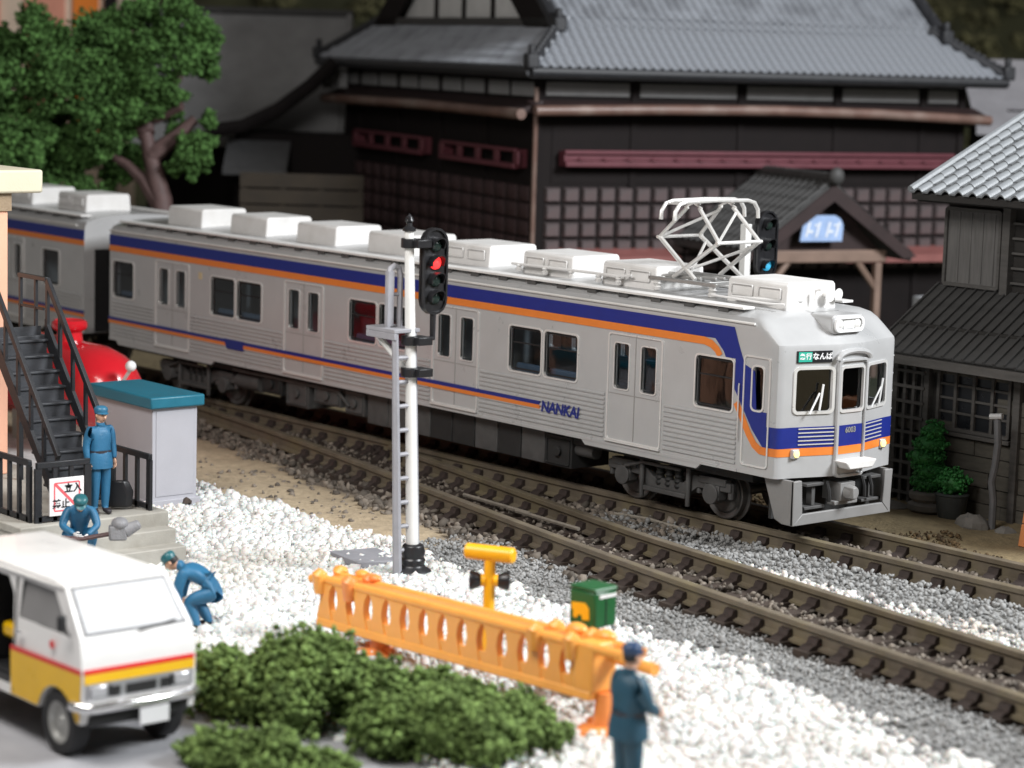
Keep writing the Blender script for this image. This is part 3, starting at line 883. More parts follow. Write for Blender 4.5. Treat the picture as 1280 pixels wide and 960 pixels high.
for ya, yb in ((-1.05, -0.42), (0.42, 1.05), (-0.25, 0.25)):
    fr = ob('window_frame', B().ring(ya, yb, 2.03, 2.69, 0.045, 0.06, nf(), -0.03, 0.022), TRIM, train)
    ob('pane', B().add([(nx(ya)-0.04, 1.37+ya, 2.02), (nx(yb)-0.04, 1.37+yb, 2.02), (nx(yb)-0.04, 1.37+yb, 2.70), (nx(ya)-0.04, 1.37+ya, 2.70)], [(0, 1, 2, 3)]), PGLASS, fr)
# gangway door frame, hood and wipers
ob('front_door_frame', B().ring(-0.295, 0.295, 1.0, 2.80, 0.045, 0.06, nf(), -0.01, 0.05), BODY, train, bevel=0.008)
ob('door_hood', B().tube([(0.11, 1.37+0.37*math.cos(R(a_)), 2.83+0.135*math.sin(R(a_))**0.8) for a_ in (0, 12, 25, 40, 60, 80, 90, 100, 120, 140, 155, 168, 180)], 0.045, 8), BODY, train)
wp = B()
for s in (-1, 1):
    y0 = s*0.72
    wp.tube([(nx(y0)+0.05, 1.37+y0-0.14, 2.0), (nx(y0)+0.06, 1.37+y0+0.06, 2.32)], 0.016, 6)
    wp.tube([(nx(y0+.06)+0.06, 1.37+y0+0.05, 2.05), (nx(y0+.06)+0.07, 1.37+y0+0.11, 2.46)], 0.018, 6)
obx('wiper', wp, WHITE_INK, train)
# destination blinds
sg = ob('destination_sign', B().prism([(-1.05, 2.80), (-0.45, 2.80), (-0.45, 2.985), (-1.05, 2.985)], lambda a, c, tt: (nx(a)+tt, 1.37+a, c), -0.06, 0.02), SIGN_BLACK, train)
ob('sign_green', B().prism([(-1.03, 2.815), (-0.80, 2.815), (-0.80, 2.97), (-1.03, 2.97)], lambda a, c, tt: (nx(a)+tt, 1.37+a, c), 0.0, 0.024), GREEN_SIGN, sg)
ob('sign_text', text('急行', 0.105, WHITE_INK, lambda a, c, t: (nx(-0.915+a)+0.03, 1.37-0.915+a, 2.893+c), 0.0, 0, 0.003), WHITE_INK, sg)
ob('sign_text', text('なんば', 0.115, WHITE_INK, lambda a, c, t: (nx(-0.625+a)+0.03, 1.37-0.625+a, 2.893+c), 0.0, 0, 0.004), WHITE_INK, sg)
ob('number_plate', text('6003', 0.125, SKIRT, front_fn(1.37, 1.70, 0.094), 0.0, 0, 0.004), SKIRT, train)
# headlight cluster with fairing
hl = B().prism([(1.04, 3.52), (1.00, 3.48), (1.00, 3.30), (1.05, 3.22), (1.69, 3.22), (1.74, 3.30), (1.74, 3.48), (1.70, 3.52)], lambda a, c, tt: (tt, a, c), -0.55, -0.06)
hl.add([(-0.55, 1.04, 3.52), (-0.55, 1.70, 3.52), (-1.3, 1.50, 3.59), (-1.3, 1.24, 3.59), (-0.55, 0.98, 3.40), (-0.55, 1.76, 3.40)], [(0, 1, 2, 3), (0, 3, 4), (1, 5, 2)])
h = ob('headlight_unit', hl, BODY, train, bevel=0.03, seg=3)
ob('headlight_rim', B().ring(1.08, 1.66, 3.285, 3.455, 0.04, 0.075, lambda a, c, tt: (-0.06+tt, a, c), -0.02, 0.045), WHITE_INK, h)
for yy in (1.17, 1.57):
    ob('headlight', B().lathe([(0.0, 0.035), (0.05, 0.03), (0.085, 0.0), (0.085, -0.02)], (-0.052, yy, 3.37), (1, 0, 0), 18), LENS_W, h)
ob('headlight_centre', B().box((-0.075, 1.25, 3.30), (-0.045, 1.49, 3.44)), LENS_W, h)
for s in (-1, 1):
    y0 = s*1.02
    lb = ob('tail_lamp_box', B().box((nx(y0)-0.03, 1.37+y0-0.075, 1.29), (nx(y0)+0.05, 1.37+y0+0.075, 1.44)), BODY, train, bevel=0.015)
    ob('tail_lamp', B().lathe([(0.06, 0.0), (0.055, 0.02), (0.0, 0.03)], (nx(y0)+0.05, 1.37+y0, 1.37), (1, 0, 0), 14), LAMP_Y, lb)
# front step, white beads along the far corner
ob('front_step', B().prism([(1.02, 1.24), (1.76, 1.24), (1.66, 1.11), (1.12, 1.11)], lambda a, c, tt: (tt, a, c), 0.05, 0.34), AIRCON, train, bevel=0.02)
gb = B()
for k in range(6):
    z = 1.3+0.29*k
    gb.tube([(-0.36, W-0.005, z), (-0.34, W+0.07, z), (-0.40, W+0.07, z)], 0.02, 6)
obx('corner_bead', gb, WHITE_INK, train)
# pilot skirt
sk = B()
sk.prism([(-0.60, 0.97), (0.015, 0.97), (0.05, 0.97), (0.06, 0.26), (-0.18, 0.26), (-0.34, 0.32)], lambda a, c, tt: (a, tt, c), 0.16, 0.22)
sk.prism([(-0.60, 0.97), (0.015, 0.97), (0.05, 0.97), (0.06, 0.26), (-0.18, 0.26), (-0.34, 0.32)], lambda a, c, tt: (a, tt, c), W-0.34, W-0.28)
sk.prism([(0.16, 0.97), (0.34, 0.97), (0.38, 0.44), (0.16, 0.26)], lambda a, c, tt: (tt, a, c), 0.0, 0.06)
sk.prism([(W-0.26, 0.97), (W-0.44, 0.97), (W-0.48, 0.44), (W-0.30, 0.26)], lambda a, c, tt: (tt, a, c), 0.0, 0.06)
sk.prism([(0.16, 0.26), (0.38, 0.435), (W-0.48, 0.435), (W-0.30, 0.26)], lambda a, c, tt: (tt, a, c), 0.001, 0.059)
ob('pilot_skirt', sk, SKIRT, train, bevel=0.012)
ob('skirt_back', B().box((-0.50, 0.2, 0.30), (-0.44, W-0.2, 0.97)), UNDERD, train)
stp = B()
for yy in (0.72, 2.06):
    stp.box((-0.2, yy-0.20, 0.84), (0.0, yy+0.20, 0.89)); stp.box((-0.18, yy-0.02, 0.52), (-0.06, yy+0.06, 0.84)); stp.box((-0.22, yy-0.22, 0.47), (-0.02, yy+0.25, 0.52))
obx('coupling_step', stp, UNDER, train, bevel=0.01)
cp = B().box((-0.3, 1.20, 0.56), (0.10, 1.54, 0.86)); cp.cyl((0.05, 1.37, 0.70), (0.24, 1.37, 0.70), 0.13, 0.11, 14); cp.box((0.1, 1.27, 0.62), (0.30, 1.36, 0.80)); cp.box((-0.1, 1.1, 0.50), (0.07, 1.64, 0.57))
ob('coupler', cp, SKIRT, train, bevel=0.015)
hs = B()
for yy in (0.95, 1.78, 1.95): hs.tube([(0.02, yy, 0.9), (0.08, yy, 0.75), (0.06, yy+0.03, 0.58)], 0.03, 6)
obx('brake_hose', hs, UNDERD, train)
# roof pipes with insulators near the pantograph, horn
rp = B()
rp.tube([(-7.4, 0.62, 3.72), (-5.2, 0.62, 3.74), (-4.6, 0.60, 3.74), (-4.3, 0.64, 3.78)], 0.026, 6)
for x in (-7.2, -6.5, -5.8, -5.1, -4.6): rp.lathe([(0.05, 0), (0.06, 0.05), (0.035, 0.07), (0.06, 0.10), (0.03, 0.13)], (x, 0.62, 3.60), n=8)
rp.tube([(-1.9, 0.62, 3.66), (-1.2, 0.60, 3.68), (-0.95, 0.75, 3.67), (-0.8, 1.1, 3.68)], 0.028, 6)
rp.tube([(-2.2, 0.48, 3.66), (-1.0, 0.48, 3.64), (-0.75, 0.62, 3.64)], 0.02, 6)
obx('roof_conduit', rp, AIRCON, train)
hn = B().lathe([(0.03, 0), (0.035, 0.12), (0.06, 0.2), (0.11, 0.26)], (-0.95, 1.62, 3.75), (1, 0, 0), 12)
hn.lathe([(0.03, 0), (0.035, 0.12), (0.06, 0.2), (0.10, 0.25)], (-0.98, 1.86, 3.75), (1, 0, 0), 12)
hn.box((-0.98, 1.55, 3.64), (-0.85, 1.95, 3.72)); hn.tube([(-0.72, 1.3, 3.67), (-0.72, 1.3, 3.84), (-0.6, 1.3, 3.86)], 0.02, 6)
obx('air_horn', hn, AIRCON, train)

# pantograph
pn = thing('pantograph', None, None, (0, 0, 0)); pn.parent = train; WORLD[pn.name] = wm(train)
PX, PY, PZ = -3.22, 1.37, 3.80
fb = B()
for y in (-0.62, 0.62):
    fb.box((PX-0.75, PY+y-0.04, PZ-0.05), (PX+0.85, PY+y+0.04, PZ+0.01))
for x in (-0.55, 0.0, 0.55):
    fb.box((PX+x-0.04, PY-0.62, PZ-0.05), (PX+x+0.04, PY+0.62, PZ+0.01))
for q in (-0.3, -0.1, 0.12): fb.tube([(PX-0.9, PY+q, PZ+0.05), (PX+0.5, PY+q, PZ+0.04)], 0.03, 8)
fb.tube([(PX-1.15, PY-0.45, PZ-0.04), (PX-0.5, PY-0.45, PZ+0.02), (PX+0.3, PY-0.45, PZ+0.03)], 0.035, 8)
ob('base_frame', fb, mat('pantograph_base', (0.36, 0.355, 0.345), 0.4, 0.15, 6, 0.003, metal=0.5), pn, bevel=0.008)
iz = B()
for x in (-0.6, 0.7):
    for y in (-0.58, 0.58): iz.lathe([(0.07, 0), (0.08, 0.05), (0.05, 0.07), (0.08, 0.11), (0.05, 0.13), (0.07, 0.17)], (PX+x, PY+y, PZ-0.22), n=10)
obx('insulator', iz, AIRCON, pn)
ELX, ELZ, TPZ = 0.70, PZ+0.66, PZ+1.24
for s in (-1, 1):
    for y in (-0.55, 0.55):
        ob('lower_arm', B().tube([(PX-s*0.26, PY+y, PZ+0.02), (PX+s*ELX, PY+y*0.86, ELZ)], 0.038, 8), STEEL, pn)
        ob('upper_arm', B().tube([(PX+s*ELX, PY+y*0.86, ELZ), (PX+s*0.14, PY+y*0.72, TPZ-0.05)], 0.034, 8), STEEL, pn)
    ob('cross_tube', B().tube([(PX+s*ELX, PY-0.53, ELZ), (PX+s*ELX, PY+0.53, ELZ)], 0.03, 8), STEEL, pn)
    ob('brace', B().tube([(PX+s*ELX*0.97, PY-0.46, ELZ+0.01), (PX+s*0.2, PY+0.42, TPZ-0.12)], 0.026, 6), STEEL, pn)
    ob('brace', B().tube([(PX+s*ELX*0.8, PY+0.48, ELZ-0.1), (PX-s*0.1, PY-0.5, PZ+0.12)], 0.026, 6), STEEL, pn)
hd = B()
for x in (-0.16, 0.16):
    pts = [(PX+x, PY-0.98, TPZ-0.24), (PX+x, PY-0.97, TPZ-0.10), (PX+x, PY-0.88, TPZ+0.02), (PX+x, PY-0.72, TPZ+0.06), (PX+x, PY, TPZ+0.075), (PX+x, PY+0.72, TPZ+0.06), (PX+x, PY+0.88, TPZ+0.02), (PX+x, PY+0.97, TPZ-0.10), (PX+x, PY+0.98, TPZ-0.24)]
    hd.tube(pts, 0.036, 8)
for y in (-0.86, -0.4, 0.4, 0.86): hd.tube([(PX-0.16, PY+y, TPZ+0.03), (PX+0.16, PY+y, TPZ+0.03)], 0.02, 6)
for y in (-0.4, 0.4): hd.tube([(PX-0.2, PY+y, TPZ-0.05), (PX, PY+y, TPZ+0.03), (PX+0.2, PY+y, TPZ-0.05)], 0.02, 6)
ob('collector_head', hd, STEEL, pn)

# second car, coupled behind, slightly turned on the curve
car2 = car('train_car', 'second silver train car mostly cut off by the station building', 0, -20.15, -0.02, False)
car2.location = (-21.22, 0.0, 0.0)
car2.rotation_euler = (0, 0, R(-1.2))
# ------------------------------------------------------------------ signals
POLEW = mat('signal_white', (0.72, 0.72, 0.70), 0.45, 0.05, 3, 0.004, 40)
BLACKP = mat('black_plastic', (0.014, 0.014, 0.016), 0.35, 0.15, 6, 0.003, 40)
LADG = mat('ladder_grey', (0.30, 0.30, 0.325), 0.5, 0.08, 5, 0.004, 40)
RED_ON = emit('red_lamp_lit', (1.0, 0.03, 0.03), 2.2)
RED_OFF = mat('red_lens', (0.35, 0.02, 0.02), 0.15, 0.05, 5, 0)
DARK_LENS = mat('dark_lens', (0.02, 0.035, 0.03), 0.1, 0.05, 5, 0)
BLUE_ON = emit('blue_green_lamp_lit', (0.05, 0.40, 0.65), 0.45)

def signal_head(t, x, y, zc, h, w, lit, lens):
    """plate facing +x"""
    r = w/2
    poly = []
    for k in range(9): a = R(180*k/8); poly.append((r*math.cos(a), h/2-r+r*math.sin(a)))
    for k in range(9): a = R(180+180*k/8); poly.append((r*math.cos(a), -h/2+r+r*math.sin(a)))
    hd = ob('signal_head', B().prism(poly, lambda a, c, tt: (x+tt, y+a, zc+c), 0.0, 0.10), BLACKP, t, bevel=0.02)
    rim = B(); n = len(poly)
    vs = [(x+0.13, y+a, zc+c) for a, c in poly]+[(x+0.13, y+a*0.86, zc+c*0.95) for a, c in poly]+[(x+0.06, y+a*0.86, zc+c*0.95) for a, c in poly]+[(x+0.06, y+a, zc+c) for a, c in poly]
    fs = []
    for k in range(n):
        q = (k+1) % n
        fs += [(k, q, n+q, n+k), (n+k, n+q, 2*n+q, 2*n+k), (3*n+k, 3*n+q, q, k)]
    ob('plate_rim', rim.add(vs, fs), BLACKP, hd)
    m = len(lens)
    for i, col in enumerate(lens):
        z = zc+h*0.30-i*h*0.60/(m-1)
        ob('lens', B().lathe([(0.10, 0.0), (0.095, 0.03), (0.06, 0.06), (0.0, 0.068)], (x+0.10, y, z), (1, 0, 0), 16), col, hd)
        v = B()
        seg = 14; ro, ri, L_ = 0.125, 0.108, 0.17
        vs, fs = [], []
        for k in range(seg+1):
            a = R(-25+230*k/seg)
            cl = L_*(0.55+0.45*max(0, math.sin(a)))
            for rr, xx in ((ri, 0.0), (ri, cl), (ro, cl), (ro, 0.0)): vs.append((x+0.10+xx, y+rr*math.cos(a), z+rr*math.sin(a)))
        for k in range(seg):
            for q in range(3): fs.append((k*4+q, k*4+q+1, (k+1)*4+q+1, (k+1)*4+q))
        ob('visor', v.add(vs, fs), BLACKP, hd)
    return hd

sig = thing('railway_signal', 'tall white signal post with ladder, black head lit red, before the train', 'signal', (-2.6, -5.25, -0.35))
base, topp = Vector((-2.6, -5.25, -0.35)), Vector((-2.87, -5.25, 4.80))
def pp(z): return base.lerp(topp, (z+0.35)/5.15)
ob('pole', B().tube([pp(-0.3), pp(1.5), pp(3.3), pp(4.8)], 0.1, 16, [0.10, 0.088, 0.08, 0.07]), POLEW, sig)
b = B().lathe([(0.31, -0.06), (0.31, 0.03), (0.27, 0.09), (0.20, 0.13), (0.175, 0.17), (0.19, 0.24), (0.165, 0.28), (0.185, 0.36), (0.16, 0.46), (0.13, 0.48)], pp(-0.35), n=20)
b.cyl((-2.6-0.19, -5.25-.1, -0.25), (-2.6-0.19, -5.25-.1, -0.18), 0.05)
ob('pole_base', b, BLACKP, sig, bevel=0.01)
for z, r in ((2.71, 0.15), (3.18, 0.14), (4.62, 0.125)):
    p = pp(z); k = B().cyl(p-Vector((0, 0, 0.07)), p+Vector((0, 0, 0.07)), r, n=16); k.box((p.x-0.06, p.y-0.02, p.z-0.06), (p.x+0.24, p.y+0.24, p.z+0.06))
    ob('pole_clamp', k, BLACKP, sig, bevel=0.01)
p = pp(4.8)
k = B().lathe([(0.10, 0.0), (0.10, 0.04), (0.05, 0.07), (0.045, 0.12), (0.07, 0.15), (0.055, 0.2), (0.0, 0.26)], p, n=12); k.tube([(p.x, p.y, p.z+0.1), (p.x+0.08, p.y-0.08, p.z+0.22)], 0.02, 6)
ob('finial', k, BLACKP, sig)
ob('head_arm', B().tube([(pp(3.2).x+.1, -5.1, 3.18), (pp(3.2).x+0.05, -4.87, 3.2), (pp(3.2).x+0.05, -4.87, 3.6)], 0.05, 8), BLACKP, sig)
signal_head(sig, pp(4.2).x+0.02, -4.87, 4.20, 1.30, 0.46, 1, [DARK_LENS, RED_ON, DARK_LENS, DARK_LENS])
ld = thing('ladder', None, None, (-2.6, -5.25, -0.35)); ld.parent = sig; ld.location = (0, 0, 0); WORLD[ld.name] = wm(sig)
for yy in (-5.54, -5.20):
    ob('ladder_stile', B().tube([(-2.60, yy, -0.33), (-2.69, yy, 1.5), (-2.78, yy, 3.3)], 0.05, 6, [0.07, 0.06, 0.05]), LADG, ld)
for k in range(9):
    z = 0.05+0.36*k; x = -2.615-0.05*z
    ob('ladder_rung', B().cyl((x, -5.54, z), (x, -5.20, z), 0.034, n=8), LADG, ld)
pl = B().box((-3.42, -5.60, 3.30), (-2.72, -5.12, 3.36)); pl.box((-3.42, -5.60, 3.20), (-3.36, -5.12, 3.30)); pl.box((-3.36, -5.60, 3.2), (-2.72, -5.55, 3.30))
ob('signal_platform', pl, LADG, sig, bevel=0.01)
ob('platform_brace', B().tube([(-3.25, -5.5, 3.22), (pp(2.75).x-0.05, -5.3, 2.75)], 0.05, 6), POLEW, sig)
hp = B().tube([(-3.02, -5.50, 3.36), (-3.02, -5.50, 4.14), (-3.02, -5.47, 4.24), (-3.02, -5.40, 4.28), (-3.02, -5.31, 4.24), (-3.02, -5.28, 4.14), (-3.02, -5.28, 3.36)], 0.045, 6)
hp.box((-3.06, -5.53, 3.38), (-2.98, -5.42, 4.20)); hp.tube([(-3.02, -5.5, 3.85), (-3.02, -5.28, 3.85)], 0.03, 6)
ob('cage_guard', hp, LADG, sig)
slab = B().prism([(-4.35, -5.55), (-3.45, -5.65), (-3.2, -5.0), (-4.15, -4.75)], lambda a, c, tt: (a, c, tt), -0.36, -0.26)
tag(ob('concrete_slab', slab, mat('slab_grey', (0.24, 0.24, 0.26), 0.8, 0.12, 4, 0.01, 40), bevel=0.015), 'small grey slab half buried in gravel behind the ladder foot', 'slab')

sg2 = thing('railway_signal', 'white square signal post with black head behind the train pantograph, lamp blue green', 'signal', (-4.6, 3.7, -0.25))
ob('pole', B().box((-4.70, 3.62, -0.2), (-4.55, 3.77, 4.55)), POLEW, sg2, bevel=0.015)
ob('pole_base', B().lathe([(0.27, 0), (0.27, 0.08), (0.17, 0.12), (0.15, 0.4)], (-4.62, 3.7, -0.25), n=18), BLACKP, sg2)
ob('head_arm', B().box((-4.62, 3.66, 4.1), (-4.54, 4.1, 4.16)), BLACKP, sg2)
signal_head(sg2, -4.55, 4.06, 4.18, 1.22, 0.50, 2, [DARK_LENS, DARK_LENS, BLUE_ON])

# ------------------------------------------------------------------ orange barricade (lattice beam on two feet)
ORNG = mat('barricade_orange', (0.87, 0.385, 0.08), 0.35, 0.08, 2.5, 0.004, 30, sss=0.15)
ORNR = mat('barricade_red_orange', (0.80, 0.27, 0.07), 0.35, 0.1, 3, 0.004, 30, sss=0.1)
bc = thing('barricade', 'long orange lattice barrier standing on two round feet in the gravel', 'barrier', (0.98, -8.58, -0.35))
def zt(x): return -0.13+(x+0.6)*0.036
def bx(x, y, z): return (x, y, zt(x)+z)
for y, nm in ((-8.72, 'top_rail'), (-8.42, 'top_rail')):
    ob(nm, B().tube([bx(-0.16, y, 0.60), bx(5.75, y, 0.60)], 0.062, 10), ORNG, bc)
ob('bottom_rail', B().prism([(-8.80, -0.02), (-8.34, -0.02), (-8.36, 0.09), (-8.78, 0.09)], lambda a, c, tt: bx(tt, a, c), -0.15, 5.25), ORNG, bc, bevel=0.02)
ob('deck_plate', B().prism([(-8.70, 0.585), (-8.44, 0.585), (-8.44, 0.63), (-8.70, 0.63)], lambda a, c, tt: bx(tt, a, c), -0.1, 5.35), ORNR, bc, bevel=0.01)
sl = B()
sl.prism([(-0.17, 0.08), (0.17, 0.08), (0.125, 0.20), (0.09, 0.34), (0.115, 0.48), (0.17, 0.56), (-0.17, 0.56), (-0.115, 0.48), (-0.09, 0.34), (-0.125, 0.20)], lambda a, c, tt: (a, tt, c), -0.05, 0.05)
sl = sl.mesh('lattice_post', ORNG)
for k in range(14):
    x = 0.0+k*0.383
    for y in (-8.72,):
        inst('lattice_post', sl, bc, (x-0.98, y+8.58, zt(x)+0.35))
ob('lattice_web', B().prism([(-0.05, 0.05), (5.2, 0.05), (5.2, 0.22), (-0.05, 0.22)], lambda a, c, tt: bx(a, tt, c), -8.755, -8.70), ORNG, bc)
for x in (-0.1, 0.55, 4.25, 4.9):
    c = B()
    for y in (-8.74, -8.40):
        c.tube([bx(x, y-0.02, 0.42), bx(x, y-0.03, 0.66), bx(x+0.02, y, 0.72)], 0.1, 10, [0.085, 0.115, 0.07])
    ob('beam_collar', c, ORNR if x in (0.55,) else ORNG, bc)
for k, x in enumerate((-0.12, 0.30, 0.62)):
    ob('beam_knob', B().ball(bx(x, -8.42+0.05*(k % 2), 0.685), (0.13, 0.085, 0.06)), ORNR if k > 1 else ORNG, bc)
for x in (4.6, 5.1):
    ob('beam_knob', B().ball(bx(x, -8.42, 0.68), (0.16, 0.11, 0.08)), ORNG, bc)
ob('end_block', B().prism([(-8.78, 0.05), (-8.38, 0.05), (-8.38, 0.66), (-8.78, 0.66)], lambda a, c, tt: bx(tt, a, c), 4.93, 5.28), ORNG, bc, bevel=0.05, seg=3)
ob('end_rod', B().tube([bx(5.2, -8.45, 0.47), bx(5.98, -8.45, 0.44)], 0.075, 10), ORNG, bc)
ob('end_rod', B().tube([bx(-0.1, -8.72, 0.6), bx(-0.36, -8.72, 0.57)], 0.06, 10), ORNG, bc)
for x in (0.98, 5.30):
    ft = ob('foot', B().lathe([(0.34, -0.02), (0.345, 0.03), (0.30, 0.09), (0.16, 0.12), (0.12, 0.14)], (x, -8.58, -0.36), n=22), ORNR, bc)
    ob('leg', B().tube([(x, -8.58, -0.25), (x-0.02, -8.58, zt(x)+0.06)], 0.12, 12, [0.14, 0.1]), ORNR, bc)
    ob('foot_rib', B().box((x-0.28, -8.62, -0.3), (x+0.28, -8.54, -0.20)), ORNR, ft, bevel=0.02)

# yellow warning post with two black horns
YEL = mat('warning_yellow', (0.92, 0.46, 0.01), 0.38, 0.05, 3, 0.003, 30)
wp_ = thing('warning_post', 'yellow T shaped post with two small black lamps behind the orange barrier', 'warning post', (1.75, -7.4, -0.35))
ob('post', B().cyl((1.75, -7.4, -0.35), (1.75, -7.4, 1.0), 0.075, n=12), YEL, wp_)
ob('cross_cylinder', B().lathe([(0.08, -0.34), (0.105, -0.32), (0.105, 0.32), (0.08, 0.34)], (1.75, -7.4, 1.02), (0.85, 0.45, 0), 16), YEL, wp_)
d = Vector((0.65, 0.75, 0))
for s in (-1, 1):
    c0 = Vector((1.75, -7.4, 0.66))
    ob('lamp_arm', B().cyl(c0+d*s*0.05, c0+d*s*0.14, 0.08, n=12), YEL, wp_)
    ob('lamp_hood', B().lathe([(0.06, 0.08), (0.10, 0.14), (0.13, 0.22), (0.125, 0.26), (0.0, 0.27)], c0, tuple(d*s), 14), BLACKP, wp_)

# green relay box on an orange post
GRN = mat('box_green', (0.012, 0.105, 0.03), 0.35, 0.1, 3, 0.003, 30)
gb_ = thing('relay_box', 'dark green box with yellow mark on a short orange post at the barrier end', 'relay box', (4.1, -7.72, -0.35))
ob('post', B().tube([(4.1, -7.72, -0.35), (4.1, -7.72, 0.60)], 0.09, 12, [0.12, 0.09]), ORNG, gb_)
Mx = Matrix.Translation((4.1, -7.72, 0.0)) @ Matrix.Rotation(R(4), 4, 'Z')
g_ = ob('box', B(Mx).box((-0.22, -0.19, 0.60), (0.22, 0.19, 1.05)), GRN, gb_, bevel=0.03)
ob('lid', B(Mx).prism([(-0.23, 1.052), (-0.20, 1.10), (0.20, 1.10), (0.23, 1.052)], lambda a, c, tt: (a, tt, c), -0.20, 0.20), GRN, gb_, bevel=0.015)
mk = B(Mx).prism([(-0.14, 0.70), (-0.14, 0.78), (-0.17, 0.80), (-0.17, 0.88), (0.05, 0.90), (0.12, 0.84), (0.13, 0.70), (0.02, 0.68), (0.0, 0.74), (-0.06, 0.74), (-0.08, 0.69)], lambda a, c, tt: (a, tt, c), -0.199, -0.18)
ob('yellow_mark', mk, YEL, g_)
ob('white_strip', B(Mx).box((0.215, -0.12, 0.97), (0.228, 0.17, 1.01)), WHITE_INK, g_)
ob('door_seam', B(Mx).box((0.215, -0.01, 0.62), (0.224, 0.01, 0.95)), BLACKP, g_)

# ------------------------------------------------------------------ van
VANW = mat('van_white', (0.80, 0.79, 0.77), 0.3, 0.03, 2, 0.0, 30, coat=0.3)
VANY = mat('van_yellow', (0.86, 0.50, 0.004), 0.3, 0.05, 2, 0.0, 30, coat=0.3)
VANR = mat('van_red', (0.70, 0.02, 0.02), 0.3, 0.05, 2, 0.0, 30)
VANG = mat('van_grille_grey', (0.42, 0.42, 0.44), 0.3, 0.1, 5, 0.0, 30, metal=0.5)
VGLASS = mat('windscreen_reflection', (0.60, 0.615, 0.63), 0.12, 0.06, 2, 0, coat=0.6)  # pale windscreen colour stands in for a lamp's reflection
VDARK = mat('van_side_glass', (0.22, 0.215, 0.21), 0.12, 0.1, 2, 0, coat=0.5)
van = thing('delivery_van', 'white van with yellow lower half and red stripe, side door open, at the lower left', 'van', (1.3, -13.42, -0.352))
YC = -13.42
AX = [(2.42, 0.02), (0.15, 0.02)]
def arch(cx, r=0.42, n=10): return [(cx+r*math.cos(R(180*k/n)), 0.0+r*math.sin(R(180*k/n))) for k in range(n+1)]
out = [(2.93, 0.10), (2.96, 0.22), (2.97, 0.60), (2.955, 0.80), (2.90, 1.05), (2.47, 1.545), (2.36, 1.565), (2.20, 1.575), (1.95, 1.575), (1.80, 1.575), (1.55, 1.575), (-0.30, 1.55), (-0.44, 1.48), (-0.50, 1.0), (-0.48, 0.10)]
out = out+[(-0.27, 0.10)]+[(max(min(x, 0.57), -0.27), max(z, 0.10)) for x, z in reversed(arch(0.15))]+[(0.57, 0.10), (2.0, 0.10)]+[(x, max(z, 0.10)) for x, z in reversed(arch(2.42))]
def clean(poly):
    o = []
    for p_ in poly:
        if not o or (abs(o[-1][0]-p_[0])+abs(o[-1][1]-p_[1])) > 1e-4: o.append(p_)
    return o
out = clean(out)
def vy(z, s): return YC+s*(0.725-0.13*max(0.0, z-0.95)-0.03*max(0, 0.3-z))
vb = B()
n_ = len(out)
vb.add([(x, vy(z, -1), z) for x, z in out]+[(x, vy(z, 1), z) for x, z in out],
       [tuple(range(n_)), tuple(reversed(range(n_, 2*n_)))]+[(i, n_+i, n_+(i+1) % n_, (i+1) % n_) for i in range(n_)])
body = ob('van_body', vb, VANW, van, ang=30)
VINT = mat('van_cavity', (0.02, 0.02, 0.022), 0.7, 0.1)
def cut(o, b):
    me = b.mesh('cutter', VINT); c = bpy.data.objects.new('cutter', me); COL.objects.link(c)
    c.parent = o.parent; c.location = Vector((0, 0, 0))
    me.transform(wm(o.parent).inverted())
    md = o.modifiers.new('cut', 'BOOLEAN'); md.operation = 'DIFFERENCE'; md.object = c; md.solver = 'EXACT'; md.material_mode = 'TRANSFER'
    bpy.context.view_layer.update()
    dg = bpy.context.evaluated_depsgraph_get()
    nm = bpy.data.meshes.new_from_object(o.evaluated_get(dg))
    o.modifiers.clear(); o.data = nm
    bpy.data.objects.remove(c)
    o.data.set_sharp_from_angle(angle=R(30))
k = B()
k.prism([(0.45, 0.22), (1.36, 0.22), (1.40, 0.6), (1.37, 1.25), (1.22, 1.44), (0.45, 1.44)], lambda a, c, tt: (a, tt, c), YC-1, YC+0.45)
k.prism([(1.50, 1.02), (2.62, 1.02), (2.26, 1.46), (1.55, 1.46)], lambda a, c, tt: (a, tt, c), YC-1, YC+1.0)
cut(body, k)
md = body.modifiers.new('edge', 'BEVEL'); md.width = 0.055; md.segments = 4; md.limit_method = 'ANGLE'; md.angle_limit = R(35)
ci = B().box((-0.2, YC-0.55, 0.2), (1.38, YC+0.6, 0.26)); ci.box((1.40, YC-0.58, 0.30), (1.44, YC+0.58, 0.95)); ci.box((1.55, YC-0.55, 0.5), (1.95, YC-0.05, 0.75)); ci.box((1.5, YC-0.55, 0.7), (1.62, YC-0.05, 1.25)); ci.box((1.5, YC+0.05, 0.7), (1.62, YC+0.55, 1.25))
obx('van_interior', ci, RUBBER, van, bevel=0.02)
ob('seat', B().box((0.75, YC-0.5, 0.62), (1.25, YC+0.3, 0.80)), VANY, van, bevel=0.05)
